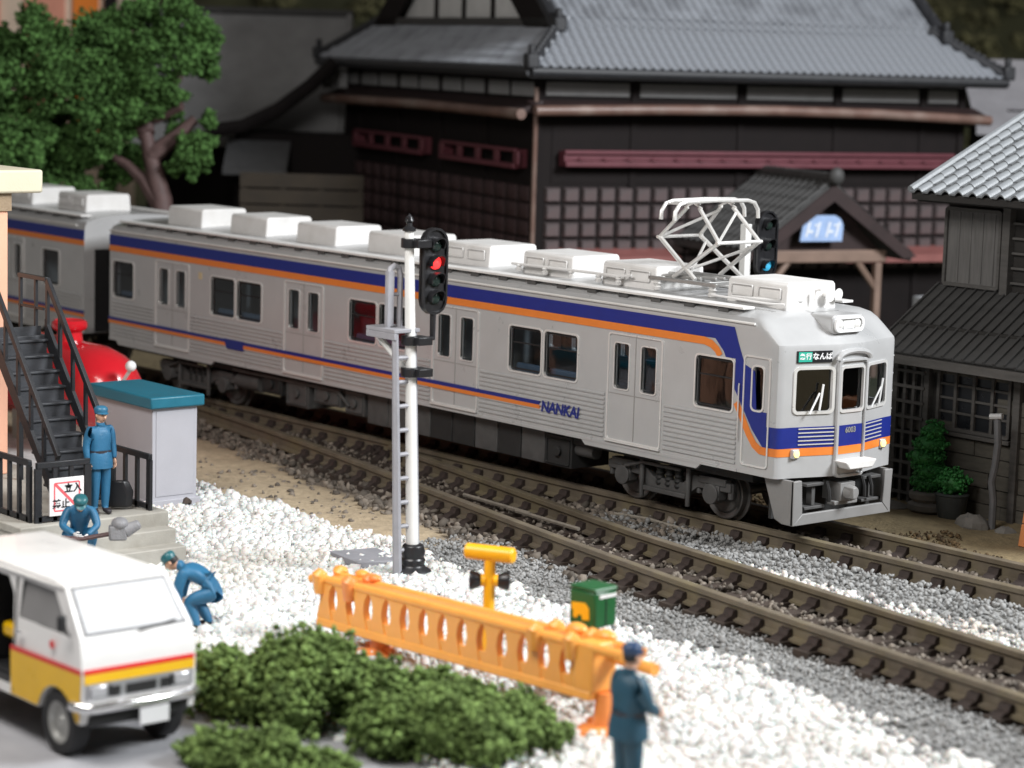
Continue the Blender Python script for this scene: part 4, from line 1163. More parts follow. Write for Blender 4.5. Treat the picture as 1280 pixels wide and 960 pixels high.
# livery: yellow sides, red line
for s in (-1, 1):
    yf = lambda z, q=0.008: vy(z, s)+s*q
    low = [(2.90, 0.12), (2.955, 0.60), (2.95, 0.66), (1.40, 0.63), (1.40, 0.12), (2.0, 0.12)]+[(x, max(z, 0.12)) for x, z in reversed(arch(2.42, 0.43))]
    ob('yellow_side_panel', B().prism(clean(low), lambda a, c, tt: (a, yf(c, tt), c), 0.002, 0.010), VANY, van)
    low2 = [(0.44, 0.12), (0.44, 0.62), (-0.48, 0.60), (-0.47, 0.12)]
    ob('yellow_side_panel', B().prism([(0.44, 0.42), (0.44, 0.62), (-0.48, 0.60), (-0.47, 0.42)], lambda a, c, tt: (a, yf(c, tt), c), 0.002, 0.010), VANY, van)
    ob('red_line', B().prism([(2.955, 0.662), (2.95, 0.715), (1.40, 0.685), (1.40, 0.632)], lambda a, c, tt: (a, yf(c, tt), c), 0.002, 0.011), VANR, van)
    ob('door_seam', B().prism([(1.43, 0.15), (1.445, 0.15), (1.445, 1.46), (1.43, 1.46)], lambda a, c, tt: (a, yf(c, tt), c), -0.02, 0.012), RUBBER, van)
    w = ob('side_window', B().prism([(1.50, 1.02), (2.62, 1.02), (2.26, 1.46), (1.55, 1.46)], lambda a, c, tt: (a, yf(c, tt), c), -0.05, -0.045), VDARK, van)
ob('door_emblem', B().lathe([(0.05, 0), (0.05, 0.006)], (2.33, vy(0.9, -1)-0.006, 0.88), (0, -1, 0), 12), VANR, van)
ob('door_handle', B().box((1.52, vy(0.9, -1)-0.03, 0.86), (1.66, vy(0.9, -1), 0.90)), CHROME, van, bevel=0.01)
fx = lambda z: float(np.interp(z, [0.10, 0.22, 0.60, 0.80, 1.05, 1.545], [2.93, 2.96, 2.97, 2.955, 2.90, 2.47]))
def fpan(name, y0, y1, z0, z1, m, p0=0.0, p1=0.01, **kw):
    zs = [z0, z1]; b_ = B()
    vs = [(fx(z)+q, YC+y, z) for q in (p0, p1) for z in zs for y in (y0, y1)]
    b_.add(vs, [(0, 1, 3, 2), (4, 5, 7, 6), (0, 1, 5, 4), (2, 3, 7, 6), (0, 2, 6, 4), (1, 3, 7, 5)])
    return ob(name, b_, m, van, **kw)
fpan('yellow_front_band', -0.70, 0.70, 0.555, 0.66, VANY, 0.0, 0.012)
fpan('red_line', -0.70, 0.70, 0.662, 0.715, VANR, 0.0, 0.013)
gr = fpan('grille', -0.68, 0.68, 0.37, 0.552, VANG, 0.0, 0.02)
for y in (-0.53, 0.53):
    ob('headlight', B().box((2.97, YC+y-0.11, 0.40), (3.01, YC+y+0.11, 0.53)), mat('van_lamp', (0.5, 0.5, 0.52), 0.15, 0.05, 5, 0, metal=0.4), van, bevel=0.02)
for y0, y1 in ((-0.36, -0.26), (-0.18, 0.2), (0.26, 0.36)):
    ob('grille_slot', B().box((2.985, YC+y0, 0.39), (2.999, YC+y1, 0.50)), RUBBER, gr)
for y in (-0.40, 0.40): ob('indicator', B().box((2.98, YC+y-0.025, 0.40), (3.005, YC+y+0.025, 0.52)), RUBBER, van)
ob('bumper', B().tube([(2.78, vy(.3, -1)-0.02, 0.29), (2.98, vy(.3, -1)+0.02, 0.29), (3.04, YC-0.60, 0.29), (3.05, YC, 0.29), (3.04, YC+0.60, 0.29), (2.98, vy(.3, 1)-0.02, 0.29), (2.78, vy(.3, 1)+0.02, 0.29)], 0.06, 10), CHROME, van)
ob('underguard', B().box((2.70, YC-0.64, 0.06), (2.97, YC+0.64, 0.21)), RUBBER, van, bevel=0.03)
ob('number_plate', B().box((3.04, YC-0.05, 0.02), (3.06, YC+0.33, 0.22)), WHITE_INK, van, bevel=0.01)
# windscreen with a bright reflection painted in, rubber seal, wiper
def ws(y0, y1, z0, z1, name, m, lo, hi):
    taper = lambda z: 1-0.16*(z-1.05)
    vs = [(fx(z)+q, YC+y*taper(z), z+q*0.6) for q in (lo, hi) for z in (z0, z1) for y in (y0, y1)]
    return ob(name, B().add(vs, [(0, 1, 3, 2), (4, 5, 7, 6), (0, 1, 5, 4), (2, 3, 7, 6), (0, 2, 6, 4), (1, 3, 7, 5)]), m, van)
ws(-0.655, 0.655, 1.06, 1.53, 'windscreen_seal', mat('seal_grey', (0.16, 0.16, 0.165), 0.5, 0.1), 0.001, 0.006)
wsn = ws(-0.615, 0.615, 1.09, 1.50, 'windscreen', VGLASS, 0.003, 0.010)
ob('wiper', B().tube([(2.925, YC+0.02, 1.06), (2.90, YC+0.5, 1.115)], 0.012, 6), RUBBER, van)
ob('roof_gutter', B().tube([(2.44, vy(1.53, -1)-0.005, 1.53), (1.95, vy(1.52, -1)-0.005, 1.52), (-0.3, vy(1.5, -1)-0.005, 1.50)], 0.018, 6), VANW, van)
mr_ = ob('wing_mirror', B().box((2.62, vy(1.1, -1)-0.14, 1.10), (2.68, vy(1.1, -1)-0.04, 1.28)), RUBBER, van, bevel=0.02)
ob('mirror_stalk', B().tube([(2.7, vy(1.0, -1), 1.04), (2.65, vy(1.1, -1)-0.09, 1.14)], 0.012, 6), RUBBER, mr_)
for ax, az in AX:
    for s in (-1, 1):
        yy = YC+s*0.60
        wh = thing('wheel', None, None, (0, 0, 0)); wh.parent = van; wh.location = (0, 0, 0); WORLD[wh.name] = wm(van)
        ob('tyre', B().lathe([(0.24, -0.11), (0.34, -0.11), (0.368, -0.07), (0.368, 0.07), (0.34, 0.11), (0.24, 0.11), (0.23, 0.0)], (ax, yy, az-0.005), (0, s, 0), 28), RUBBER, wh, ang=30)
        ob('rim', B().lathe([(0.0, 0.07), (0.06, 0.075), (0.07, 0.06), (0.17, 0.05), (0.21, 0.095), (0.25, 0.10), (0.25, 0.0), (0.0, 0.0)], (ax, yy, az-0.005), (0, s, 0), 24), mat('rim_grey', (0.42, 0.42, 0.40), 0.35, 0.08, 5, 0, metal=0.5), wh, ang=30)
ob('axles', B().box((-0.3, YC-0.5, 0.05), (2.9, YC+0.5, 0.2)), RUBBER, van)

# ------------------------------------------------------------------ station end: platform, stairs, fences, sign, building
CONC = mat('concrete_beige', (0.40, 0.385, 0.345), 0.8, 0.1, 2.5, 0.008, 40, dirt=((0.28, 0.26, 0.22), 3, 0.5))
PEACH = mat('peach_wall', (0.80, 0.43, 0.29), 0.55, 0.05, 2, 0.006, 40)
CREAM = mat('cream_roof', (0.66, 0.61, 0.46), 0.6, 0.05, 2, 0.006, 40)
BSTEEL = mat('black_steel', (0.016, 0.017, 0.02), 0.4, 0.15, 5, 0.004, 40)
TREAD = mat('dark_grey_tread', (0.045, 0.048, 0.055), 0.5, 0.15, 5, 0.006, 40)
pf = thing('station_platform', 'low beige concrete platform with two front steps', 'platform', (-11, -8.7, -0.4))
ob('platform_slab', B().box((-18, -9.97, -0.40), (-5.95, -7.42, 0.30)), CONC, pf, bevel=0.025)
ob('platform_edge', B().box((-18, -10.0, 0.18), (-5.92, -9.6, 0.305)), CONC, pf, bevel=0.02)
ob('step', B().box((-5.97, -9.7, -0.40), (-5.66, -7.47, 0.08)), CONC, pf, bevel=0.02)
ob('step', B().box((-5.68, -9.7, -0.40), (-5.36, -7.47, -0.14)), CONC, pf, bevel=0.02)
bd = thing('station_building', 'peach walled station building with flat cream roof at the left edge', 'building', (-12.5, -9.3, 0.3))
ob('wall', B().box((-15.0, -10.6, 0.30), (-10.0, -7.98, 4.93)), PEACH, bd, bevel=0.03)
ob('roof', B().box((-15.4, -11.2, 4.95), (-9.85, -7.42, 5.33)), CREAM, bd, bevel=0.04)
ob('wall_cap', B().box((-15.05, -10.65, 4.66), (-9.96, -7.94, 4.95)), mat('brown_cap', (0.30, 0.22, 0.14), 0.6, 0.1), bd)
st = thing('station_stairs', 'steep black metal stairs with slanting handrails rising to the left', 'stairs', (-7.5, -8.45, 0.3))
NS = 11
for k in range(NS):
    x = -6.75-k*0.185; z = 0.45+k*0.226
    tr = ob('tread', B().box((x-0.24, -8.92, z-0.04), (x, -8.02, z)), TREAD, st, bevel=0.01)
    ob('riser', B().box((x-0.24, -8.90, z), (x-0.215, -8.04, z+0.19)), TREAD, tr)
for y in (-8.96, -8.0):
    ob('stringer', B().prism([(-6.62, 0.30), (-6.62, 0.46), (-8.72, 3.02), (-8.72, 2.66)], lambda a, c, tt: (a, tt, c), y-0.03, y+0.03), BSTEEL, st)
    ob('handrail', B().box((-9.6, y-0.035, 3.62), (-8.70, y+0.035, 3.69)).prism([(-8.72, 3.60), (-8.66, 3.69), (-6.60, 1.20), (-6.66, 1.13)], lambda a, c, tt: (a, tt, c), y-0.035, y+0.035), BSTEEL, st, bevel=0.008)
    for k in range(6):
        x = -6.68-k*0.40; zr = 1.17+(-6.64-x)*1.215
        zr0 = 0.30+max(0, (-6.62-x)*1.2)
        ob('baluster', B().box((x-0.03, y-0.025, zr0), (x+0.03, y+0.025, zr)), BSTEEL, st)
    for x in (-9.05, -9.55):
        ob('baluster', B().box((x-0.025, y-0.025, 2.72), (x+0.025, y+0.025, 3.64)), BSTEEL, st)
    ob('mid_rail', B().box((-9.6, y-0.02, 3.15), (-8.8, y+0.02, 3.19)), BSTEEL, st)
ob('landing', B().box((-10.0, -8.98, 2.66), (-8.72, -7.98, 2.76)), TREAD, st, bevel=0.01)
for y in (-8.9, -8.06): ob('landing_post', B().box((-9.5, y-0.04, 0.30), (-9.42, y+0.04, 2.66)), BSTEEL, st)

def fence(label, p0, p1, h, nb, zb=0.30, wt=0.05):
    p0, p1 = Vector((*p0, zb)), Vector((*p1, zb))
    t = thing('railing', label, 'railing', tuple((p0+p1)/2), 0)
    L_ = (p1-p0).length; a = math.atan2(p1.y-p0.y, p1.x-p0.x)
    M = Matrix.Translation(p0) @ Matrix.Rotation(a, 4, 'Z')
    ob('top_rail', B(M).box((-0.03, -wt/2-.01, h-0.09), (L_+0.03, wt/2+.01, h)), BSTEEL, t, bevel=0.01)
    ob('bottom_rail', B(M).box((0, -wt/2, 0.02), (L_, wt/2, 0.10)), BSTEEL, t)
    for k in range(nb):
        x = L_*k/(nb-1); w = 0.055 if k in (0, nb-1) else 0.035
        ob('baluster', B(M).box((x-w, -wt/2, 0.0), (x+w, wt/2, h-0.09)), BSTEEL, t)
    return t
fence('black railing along the front edge of the platform at left', (-9.5, -9.68), (-6.24, -9.68), 0.95, 12)
fence('short black railing carrying the white warning sign', (-6.12, -9.60), (-6.12, -8.76), 0.92, 4)
fence('black railing behind the standing worker, next to the grey cabinet', (-7.55, -7.66), (-6.14, -7.66), 0.88, 5)
sn = thing('warning_sign', 'white sign with red border and red diagonal hung on the black railing', 'sign', (-6.05, -9.15, 0.41))
ob('sign_board', B().box((-6.075, -9.44, 0.40), (-6.05, -8.86, 0.97)), mat('sign_white', (0.82, 0.80, 0.80), 0.4, 0.02, 4, 0), sn, bevel=0.005)
SRED = mat('sign_red', (0.75, 0.12, 0.14), 0.4, 0.05, 4, 0)
ob('red_border', B().ring(-0.20, 0.20, -0.20, 0.20, 0.022, 0.005, lambda a, c, tt: (-6.05+tt, -9.15+a, 0.685+c), -0.001, 0.004, n=1), SRED, sn)
ob('red_slash', B().prism([(-0.2, 0.2), (-0.2, 0.17), (0.17, -0.2), (0.2, -0.2), (0.2, -0.17), (-0.17, 0.2)], lambda a, c, tt: (-6.05+tt, -9.15+a, 0.685+c), 0.0, 0.004), SRED, sn)
ob('sign_text', text('立入', 0.15, SIGN_BLACK, front_fn(-9.05, 0.80, -6.044), 0, 0, 0.004), SIGN_BLACK, sn)
ob('sign_text', text('禁止', 0.15, SIGN_BLACK, front_fn(-9.25, 0.57, -6.044), 0, 0, 0.004), SIGN_BLACK, sn)

# grey cabinet with teal roof
cb = thing('equipment_cabinet', 'grey cabinet with overhanging teal roof beside the stairs', 'cabinet', (-10, -5.3, -0.35))
CABG = mat('cabinet_lilac_grey', (0.40, 0.40, 0.435), 0.5, 0.04, 2, 0.003, 40)
ob('cabinet_walls', B().box((-11.0, -5.75, -0.36), (-9.13, -4.86, 1.34)), CABG, cb, bevel=0.015)
ob('roof', B().box((-11.12, -5.84, 1.34), (-9.03, -4.77, 1.54)), mat('teal_roof', (0.012, 0.135, 0.20), 0.42, 0.1, 3, 0.006, 40), cb, bevel=0.03)
ob('plinth', B().box((-11.05, -5.80, -0.38), (-9.08, -4.81, -0.24)), CABG, cb, bevel=0.01)
ob('wall_panel', B().box((-9.135, -5.68, -0.18), (-9.118, -4.93, 1.28)), CABG, cb, bevel=0.006)

# red tank
TRED = mat('tank_red', (0.60, 0.012, 0.022), 0.22, 0.06, 2, 0.0, 30, coat=0.5)
tk = thing('fuel_tank', 'glossy red horizontal tank with a capped neck behind the teal roofed cabinet', 'tank', (-15.5, -3.6, -0.35))
RT = 0.86
ob('tank_shell', B().lathe([(0.0, -2.6), (0.5, -2.5), (0.78, -2.25), (RT, -1.9), (RT, 0.85), (RT*0.93, 1.25), (RT*0.75, 1.6), (RT*0.45, 1.83), (0.0, 1.92)], (-15.55, -3.6, 0.82), (1, 0, 0), 32), TRED, tk, ang=60)
ob('neck', B().lathe([(0.30, 0.6), (0.25, 0.90), (0.24, 1.02), (0.32, 1.06), (0.35, 1.12), (0.34, 1.20), (0.29, 1.24), (0.25, 1.21), (0.0, 1.21)], (-15.62, -3.6, 0.82), n=24), TRED, tk, ang=40)
obx('saddle', B().box((-16.8, -4.2, -0.37), (-16.5, -3.0, 0.3)).box((-14.7, -4.2, -0.37), (-14.4, -3.0, 0.3)), CONC, tk)
kb = ob('valve', B().ball((-13.36, -3.6, 1.42), 0.105), WHITE_INK, tk)
ob('valve_stem', B().cyl((-13.75, -3.6, 1.0), (-13.36, -3.6, 1.36), 0.035, n=8), WHITE_INK, kb)
# ------------------------------------------------------------------ people (painted plastic figures)
UNI = mat('uniform_blue', (0.022, 0.135, 0.26), 0.5, 0.1, 6, 0.01, 30)
UNID = mat('uniform_dark_teal', (0.012, 0.062, 0.10), 0.5, 0.1, 6, 0.01, 30)
CAPB = mat('cap_blue', (0.03, 0.14, 0.24), 0.4, 0.08, 6, 0.004)
CAPT = mat('cap_teal', (0.02, 0.12, 0.14), 0.4, 0.08, 6, 0.004)
CAPN = mat('cap_navy', (0.02, 0.05, 0.12), 0.4, 0.08, 6, 0.004)
SKIN = mat('figure_skin', (0.62, 0.36, 0.24), 0.5, 0.05, 6, 0.0)
SHOE = mat('shoe_dark', (0.03, 0.025, 0.03), 0.5, 0.1, 6, 0.0)
GLOVE = mat('white_glove', (0.75, 0.75, 0.75), 0.6, 0.05, 6, 0.0)
EYE = mat('figure_eye', (0.02, 0.015, 0.012), 0.4, 0.0, 6, 0.0)
HAIR = mat('figure_hair', (0.015, 0.012, 0.012), 0.6, 0.1, 6, 0.0)

def person(label, loc, heading, J, uni, cap, hand, head_dir=(1, 0, 0), head_up=(0, 0, 1), cap_mat=None, girth=1.0, curl=0.6, peak=True):
    """J: joints in local space, x forward, y left, z up"""
    radii = dict(pel=0.150, bel=0.145, che=0.165, nb=0.095, nk=0.058, hd=0.055, shl=0.082, shr=0.082, ell=0.058, elr=0.058, wrl=0.042, wrr=0.042,
                 hil=0.108, hir=0.108, knl=0.078, knr=0.078, anl=0.055, anr=0.055, tol=0.045, tor=0.045, hel=0.05, her=0.05)
    mid = lambda a, b_, t=0.5: tuple(Vector(J[a]).lerp(Vector(J[b_]), t))
    J = dict(J)
    for s in 'lr':
        J['ua'+s] = mid('sh'+s, 'el'+s); radii['ua'+s] = 0.070
        J['fa'+s] = mid('el'+s, 'wr'+s, 0.4); radii['fa'+s] = 0.056
        J['th'+s] = mid('hi'+s, 'kn'+s); radii['th'+s] = 0.100
        J['ca'+s] = mid('kn'+s, 'an'+s, 0.35); radii['ca'+s] = 0.076
    hem_ = J.get('hem')
    edges = [('pel', 'bel'), ('bel', 'che'), ('che', 'nb'), ('nb', 'nk'), ('nk', 'hd')]
    for s in 'lr':
        edges += [('che', 'sh'+s), ('sh'+s, 'ua'+s), ('ua'+s, 'el'+s), ('el'+s, 'fa'+s), ('fa'+s, 'wr'+s),
                  ('pel', 'hi'+s), ('hi'+s, 'th'+s), ('th'+s, 'kn'+s), ('kn'+s, 'ca'+s), ('ca'+s, 'an'+s), ('an'+s, 'to'+s)]
    keys = list(dict.fromkeys(k for e in edges for k in e))
    keys.remove('pel'); keys = ['pel']+keys
    me = bpy.data.meshes.new('figure')
    me.from_pydata([J[k] for k in keys], [(keys.index(a), keys.index(c)) for a, c in edges], [])
    o = bpy.data.objects.new('figure', me); COL.objects.link(o)
    md = o.modifiers.new('Skin', 'SKIN'); md.use_smooth_shade = True; md.branch_smoothing = 0.6
    for i, k in enumerate(keys):
        r = radii[k]*girth
        sv = me.skin_vertices[0].data[i]
        sv.radius = (r, r*(1.25 if k in ('che', 'bel', 'pel') else 1.0)) if k in ('che', 'bel', 'pel') else (r, r)
        sv.use_root = (i == 0)
    ss = o.modifiers.new('Sub', 'SUBSURF'); ss.levels = 2; ss.render_levels = 2
    bpy.context.view_layer.update()
    dg = bpy.context.evaluated_depsgraph_get()
    sm = bpy.data.meshes.new_from_object(o.evaluated_get(dg))
    bpy.data.objects.remove(o)
    b = B()
    V = [tuple(v.co) for v in sm.vertices]
    segs = [('an'+s, 'to'+s) for s in 'lr']
    def dseg(p, a, c):
        a, c = Vector(a), Vector(c); d = c-a; t = max(0, min(1, (p-a).dot(d)/max(d.length_squared, 1e-9)))
        return (p-(a+d*t)).length, t
    for p in sm.polygons:
        c = Vector(p.center)
        k = 0
        for s in 'lr':
            if dseg(c, J['an'+s], J['to'+s])[0] < 0.075 and c.z < J['an'+s][2]+0.03: k = 2
        if dseg(c, J['nk'], J['hd'])[0] < 0.07 and (c-Vector(J['nb'])).dot(Vector(J['hd'])-Vector(J['nb'])) > 0.055*(Vector(J['hd'])-Vector(J['nb'])).length: k = 1
        b.k = k
        b.mi.append(k); b.f.append(tuple(p.vertices))
    b.v = V
    # head
    fw = Vector(head_dir).normalized(); up = Vector(head_up); up = (up-fw*up.dot(fw)).normalized(); lf = up.cross(fw)
    hc = Vector(J['hd'])+up*0.05+fw*0.015
    def H(x, y, z): return tuple(hc+fw*x+lf*y+up*z)
    HM = Matrix(((fw.x, lf.x, up.x, hc.x), (fw.y, lf.y, up.y, hc.y), (fw.z, lf.z, up.z, hc.z), (0, 0, 0, 1)))
    b.M = HM
    b.k = 1
    hb = B(); hb.ball((0, 0, 0), (0.098, 0.080, 0.120), 20, 14)
    hv = []
    for (x, y, z) in hb.v:
        if z < -0.03: x, y = x*(1-0.9*(-z-0.03))+0.10*(-z-0.03), y*(1-2.2*(-z-0.03))
        if x > 0.06 and abs(z-0.012) < 0.022 and abs(abs(y)-0.032) < 0.02: x -= 0.010
        hv.append((x, y, z))
    b.add(hv, hb.f)
    b.add([(0.09, -0.011, 0.02), (0.09, 0.011, 0.02), (0.118, 0.015, -0.030), (0.118, -0.015, -0.030), (0.088, -0.016, -0.036), (0.088, 0.016, -0.036)], [(0, 1, 2, 3), (3, 2, 5, 4), (0, 3, 4), (1, 5, 2)])
    for s in (-1, 1): b.ball((-0.005, s*0.082, -0.005), (0.022, 0.012, 0.034), 8, 6)
    b.k = 3
    for s in (-1, 1): b.ball((0.086, s*0.034, 0.014), (0.010, 0.014, 0.009), 8, 6)
    b.box((0.082, -0.024, -0.068), (0.096, 0.024, -0.061))
    b.k = 4
    hr = B(); hr.ball((-0.012, 0, 0.012), (0.098, 0.086, 0.118), 18, 12)
    keep = [f for f in hr.f if all(hr.v[i][0] < 0.055+0.02*(hr.v[i][2] > 0.07) and hr.v[i][2] > -0.055 and not (hr.v[i][0] > 0.02 and hr.v[i][2] < 0.03) for i in f)]
    b.add(hr.v, keep)
    b.M = None
    # hands: palm and five bent fingers
    for s, sg in (('l', 1), ('r', -1)):
        w = Vector(J['wr'+s]); d = (w-Vector(J['el'+s])).normalized()
        side = Vector((0, 1, 0)); side = (side-d*side.dot(d))
        if side.length < 0.2: side = Vector((1, 0, 0)); side = side-d*side.dot(d)
        side.normalize(); nrm = d.cross(side)*sg
        inw = nrm if True else side
        # palm plane spanned by d and q; fingers spread along q
        q = d.cross(Vector((0, sg, 0)));  q = q.normalized() if q.length > 0.2 else nrm
        pn = q.cross(d).normalized()*(1 if sg > 0 else -1)
        if pn.y*sg > 0: pn = -pn
        b.k = 5
        M = Matrix(((q.x, pn.x, d.x, 0), (q.y, pn.y, d.y, 0), (q.z, pn.z, d.z, 0), (0, 0, 0, 1)))
        c = w+d*0.045
        b.M = Matrix.Translation(c) @ M
        b.ball((0, 0, 0), (0.042, 0.020, 0.056), 10, 8)
        for i, ln in enumerate((0.062, 0.074, 0.070, 0.054)):
            x = (i-1.5)*0.021
            a1, a2 = curl*0.5, curl*1.3
            p0 = (x, 0, 0.035); p1 = (x*1.08, math.sin(a1)*ln*0.5, 0.040+math.cos(a1)*ln*0.5); p2 = (x*1.08, p1[1]+math.sin(a2)*ln*0.55, p1[2]+math.cos(a2)*ln*0.55)
            b.tube([p0, p1, p2], 0.0095, 6, [0.0105, 0.0098, 0.008])
        b.tube([(-0.034, 0.004, -0.005), (-0.060, 0.018, 0.022), (-0.058, 0.034, 0.046)], 0.011, 6, [0.013, 0.0115, 0.009])
        b.M = None
    bpy.data.meshes.remove(sm)
    rz = R(heading)
    o = None
    me = b.mesh('person', [uni, SKIN, SHOE, EYE, HAIR, hand], 60)
    o = bpy.data.objects.new('person', me); COL.objects.link(o)
    o.location = loc; o.rotation_euler = (0, 0, rz)
    WORLD[o.name] = Matrix.Identity(4)
    tag(o, label, 'person')
    # cap: crown, band and peak
    cp = B(HM)
    cp.lathe([(0.098, 0.030), (0.102, 0.055), (0.108, 0.085), (0.098, 0.115), (0.065, 0.138), (0.0, 0.146)], (-0.008, 0, 0.0), n=22)
    if peak:
        vs, fs = [], []
        for k in range(9):
            a = R(-62+124*k/8)
            vs += [(-0.008+0.098*math.cos(a), 0.098*math.sin(a), 0.040), (-0.008+(0.098+0.062*math.cos(a*1.2))*math.cos(a), 0.108*math.sin(a), 0.026), (-0.008+(0.098+0.062*math.cos(a*1.2))*math.cos(a), 0.108*math.sin(a), 0.033), (-0.008+0.098*math.cos(a), 0.098*math.sin(a), 0.050)]
        for k in range(8):
            for j in range(4): fs.append((k*4+j, k*4+(j+1) % 4, (k+1)*4+(j+1) % 4, (k+1)*4+j))
        cp.add(vs, fs)
    c = ob('cap', cp, cap_mat or cap, None, ang=50)
    c.parent = o
    if 'hem' in J:
        z0, rx, ry = J['hem']
        jk = B()
        pr = [(1.0, 0.02), (1.06, -0.02), (1.02, 0.10), (0.93, 0.20), (0.86, 0.24)]
        vs, fs, n = [], [], 22
        for r_, h_ in pr:
            for k in range(n):
                t_ = 2*math.pi*k/n; wv = 1+0.03*math.sin(t_*5)
                vs.append((rx*r_*wv*math.cos(t_), ry*r_*wv*math.sin(t_), z0+h_))
        for i in range(len(pr)-1):
            for k in range(n): fs.append((i*n+k, i*n+(k+1) % n, (i+1)*n+(k+1) % n, (i+1)*n+k))
        jk.add(vs, fs)
        j_ = ob('jacket', jk, uni, None, ang=60); j_.parent = o
        bl = B().lathe([(rx*0.90, 0.0), (rx*0.90, 0.035)], (0, 0, z0+0.215), n=20)
        bl.v = [(x, y*ry/rx, z) for x, y, z in bl.v]
        bt = ob('belt', bl, SHOE, None); bt.parent = o
    return o

def stand(lean=0.0):
    return dict(pel=(0, 0, 0.86), bel=(0.0, 0, 1.02), che=(0.0, 0, 1.22), nb=(0.0, 0, 1.365), nk=(0.008, 0, 1.42), hd=(0.015, 0, 1.48),
                shl=(0.0, 0.185, 1.33), shr=(0.0, -0.185, 1.33), ell=(-0.02, 0.235, 1.07), elr=(-0.02, -0.235, 1.07), wrl=(0.03, 0.24, 0.84), wrr=(0.03, -0.24, 0.84),
                hil=(0, 0.085, 0.80), hir=(0, -0.085, 0.80), knl=(0.015, 0.095, 0.45), knr=(0.015, -0.095, 0.45), anl=(0, 0.105, 0.07), anr=(0, -0.105, 0.07), tol=(0.15, 0.13, 0.035), tor=(0.15, -0.13, 0.035))
A = stand(); A['hem'] = (0.74, 0.158, 0.205); A['anl'] = (0.02, 0.08, 0.07); A['tol'] = (0.17, 0.09, 0.035); A['anr'] = (-0.02, -0.085, 0.07)
pA = person('worker in blue uniform and cap standing upright on the platform by the stairs', (-6.30, -8.44, 0.30), 2, A, UNI, CAPB, SKIN, cap_mat=CAPB)
# shoulder bag beside him
bg1 = B(); bg1.prism([(-0.16, 0.0), (0.16, 0.0), (0.18, 0.25), (0.10, 0.42), (-0.10, 0.42), (-0.18, 0.25)], lambda a, c, tt: (-6.42+a*0.6+0.0, -8.02+a*0.75+tt, 0.34+c), -0.07, 0.07)
tag(ob('satchel', bg1, BLACKP, None, bevel=0.03, seg=3), 'black bag standing on the platform beside the upright worker', 'bag')

C_ = dict(pel=(-0.16, 0, 0.38), bel=(-0.08, 0, 0.52), che=(0.06, 0, 0.70), nb=(0.16, 0, 0.80), nk=(0.21, 0, 0.83), hd=(0.26, 0, 0.85),
          shl=(0.10, 0.185, 0.76), shr=(0.10, -0.185, 0.76), ell=(0.24, 0.25, 0.54), elr=(0.22, -0.26, 0.54), wrl=(0.42, 0.10, 0.44), wrr=(0.43, -0.10, 0.46),
          hil=(-0.15, 0.09, 0.34), hir=(-0.15, -0.09, 0.34), knl=(0.20, 0.20, 0.44), knr=(0.20, -0.20, 0.42), anl=(0.04, 0.15, 0.08), anr=(0.02, -0.15, 0.08), tol=(0.19, 0.18, 0.035), tor=(0.17, -0.18, 0.035))
pB = person('worker in blue squatting in front of the platform steps with head bowed over a tool', (-5.42, -9.30, -0.14), -28, C_, UNI, CAPT, GLOVE, head_dir=(0.8, 0, -0.6), head_up=(0.6, 0, 0.8), cap_mat=CAPT, curl=1.0)
ML = Matrix.Translation((-5.42, -9.30, -0.14)) @ Matrix.Rotation(R(-28), 4, 'Z')
tl = thing('power_tool', 'dark tool with grey head held by the squatting worker', 'tool', (-4.6, -9.5, 0.05))
ob('tool_shaft', B(ML).tube([(0.47, -0.28, 0.42), (0.50, 0.0, 0.40), (0.50, 0.42, 0.47)], 0.035, 8), mat('tool_brown', (0.09, 0.05, 0.05), 0.5, 0.2), tl)
hd_ = B(ML).box((0.42, 0.40, 0.38), (0.60, 0.66, 0.60)); hd_.cyl((0.5, 0.62, 0.5), (0.5, 0.85, 0.62), 0.11, 0.07, 10); hd_.ball((0.5, 0.56, 0.62), (0.14, 0.13, 0.10), 10, 8)
ob('tool_head', hd_, mat('tool_grey', (0.22, 0.22, 0.23), 0.5, 0.15), tl, bevel=0.03)

Dn = dict(pel=(-0.30, 0, 0.58), bel=(-0.18, 0, 0.68), che=(0.06, 0, 0.80), nb=(0.20, 0, 0.865), nk=(0.26, 0, 0.875), hd=(0.31, 0, 0.88),
          shl=(0.13, 0.19, 0.82), shr=(0.13, -0.19, 0.82), ell=(0.20, 0.22, 0.57), elr=(0.22, -0.22, 0.57), wrl=(0.20, 0.12, 0.40), wrr=(0.22, -0.12, 0.40),
          hil=(-0.27, 0.09, 0.53), hir=(-0.27, -0.09, 0.53), knl=(0.08, 0.13, 0.42), knr=(0.02, -0.13, 0.40), anl=(-0.06, 0.13, 0.07), anr=(-0.16, -0.13, 0.07), tol=(0.09, 0.16, 0.035), tor=(0.0, -0.16, 0.035))
pC = person('worker in bright blue bent forward with hands on knees on the white gravel', (-1.62, -9.72, -0.37), -138, Dn, UNI, CAPT, SKIN, head_dir=(0.75, 0, -0.62), head_up=(0.62, 0, 0.75), cap_mat=CAPT, curl=0.9, girth=1.2)
E_ = stand(); E_['hem'] = (0.74, 0.178, 0.225)
E_.update(elr=(0.04, -0.26, 1.08), wrr=(0.22, -0.20, 0.98), ell=(0.02, 0.25, 1.07), wrl=(0.22, 0.19, 0.99), tol=(0.14, 0.15, 0.035))
pD = person('worker in dark teal seen from behind at the right end of the orange barrier', (7.40, -10.20, -0.36), 84, E_, UNID, CAPN, SKIN, cap_mat=CAPN, curl=1.0, girth=1.16)
pD.scale = (1.05, 1.05, 1.06)
MD = Matrix.Translation((7.40, -10.20, -0.36)) @ Matrix.Rotation(R(84), 4, 'Z')
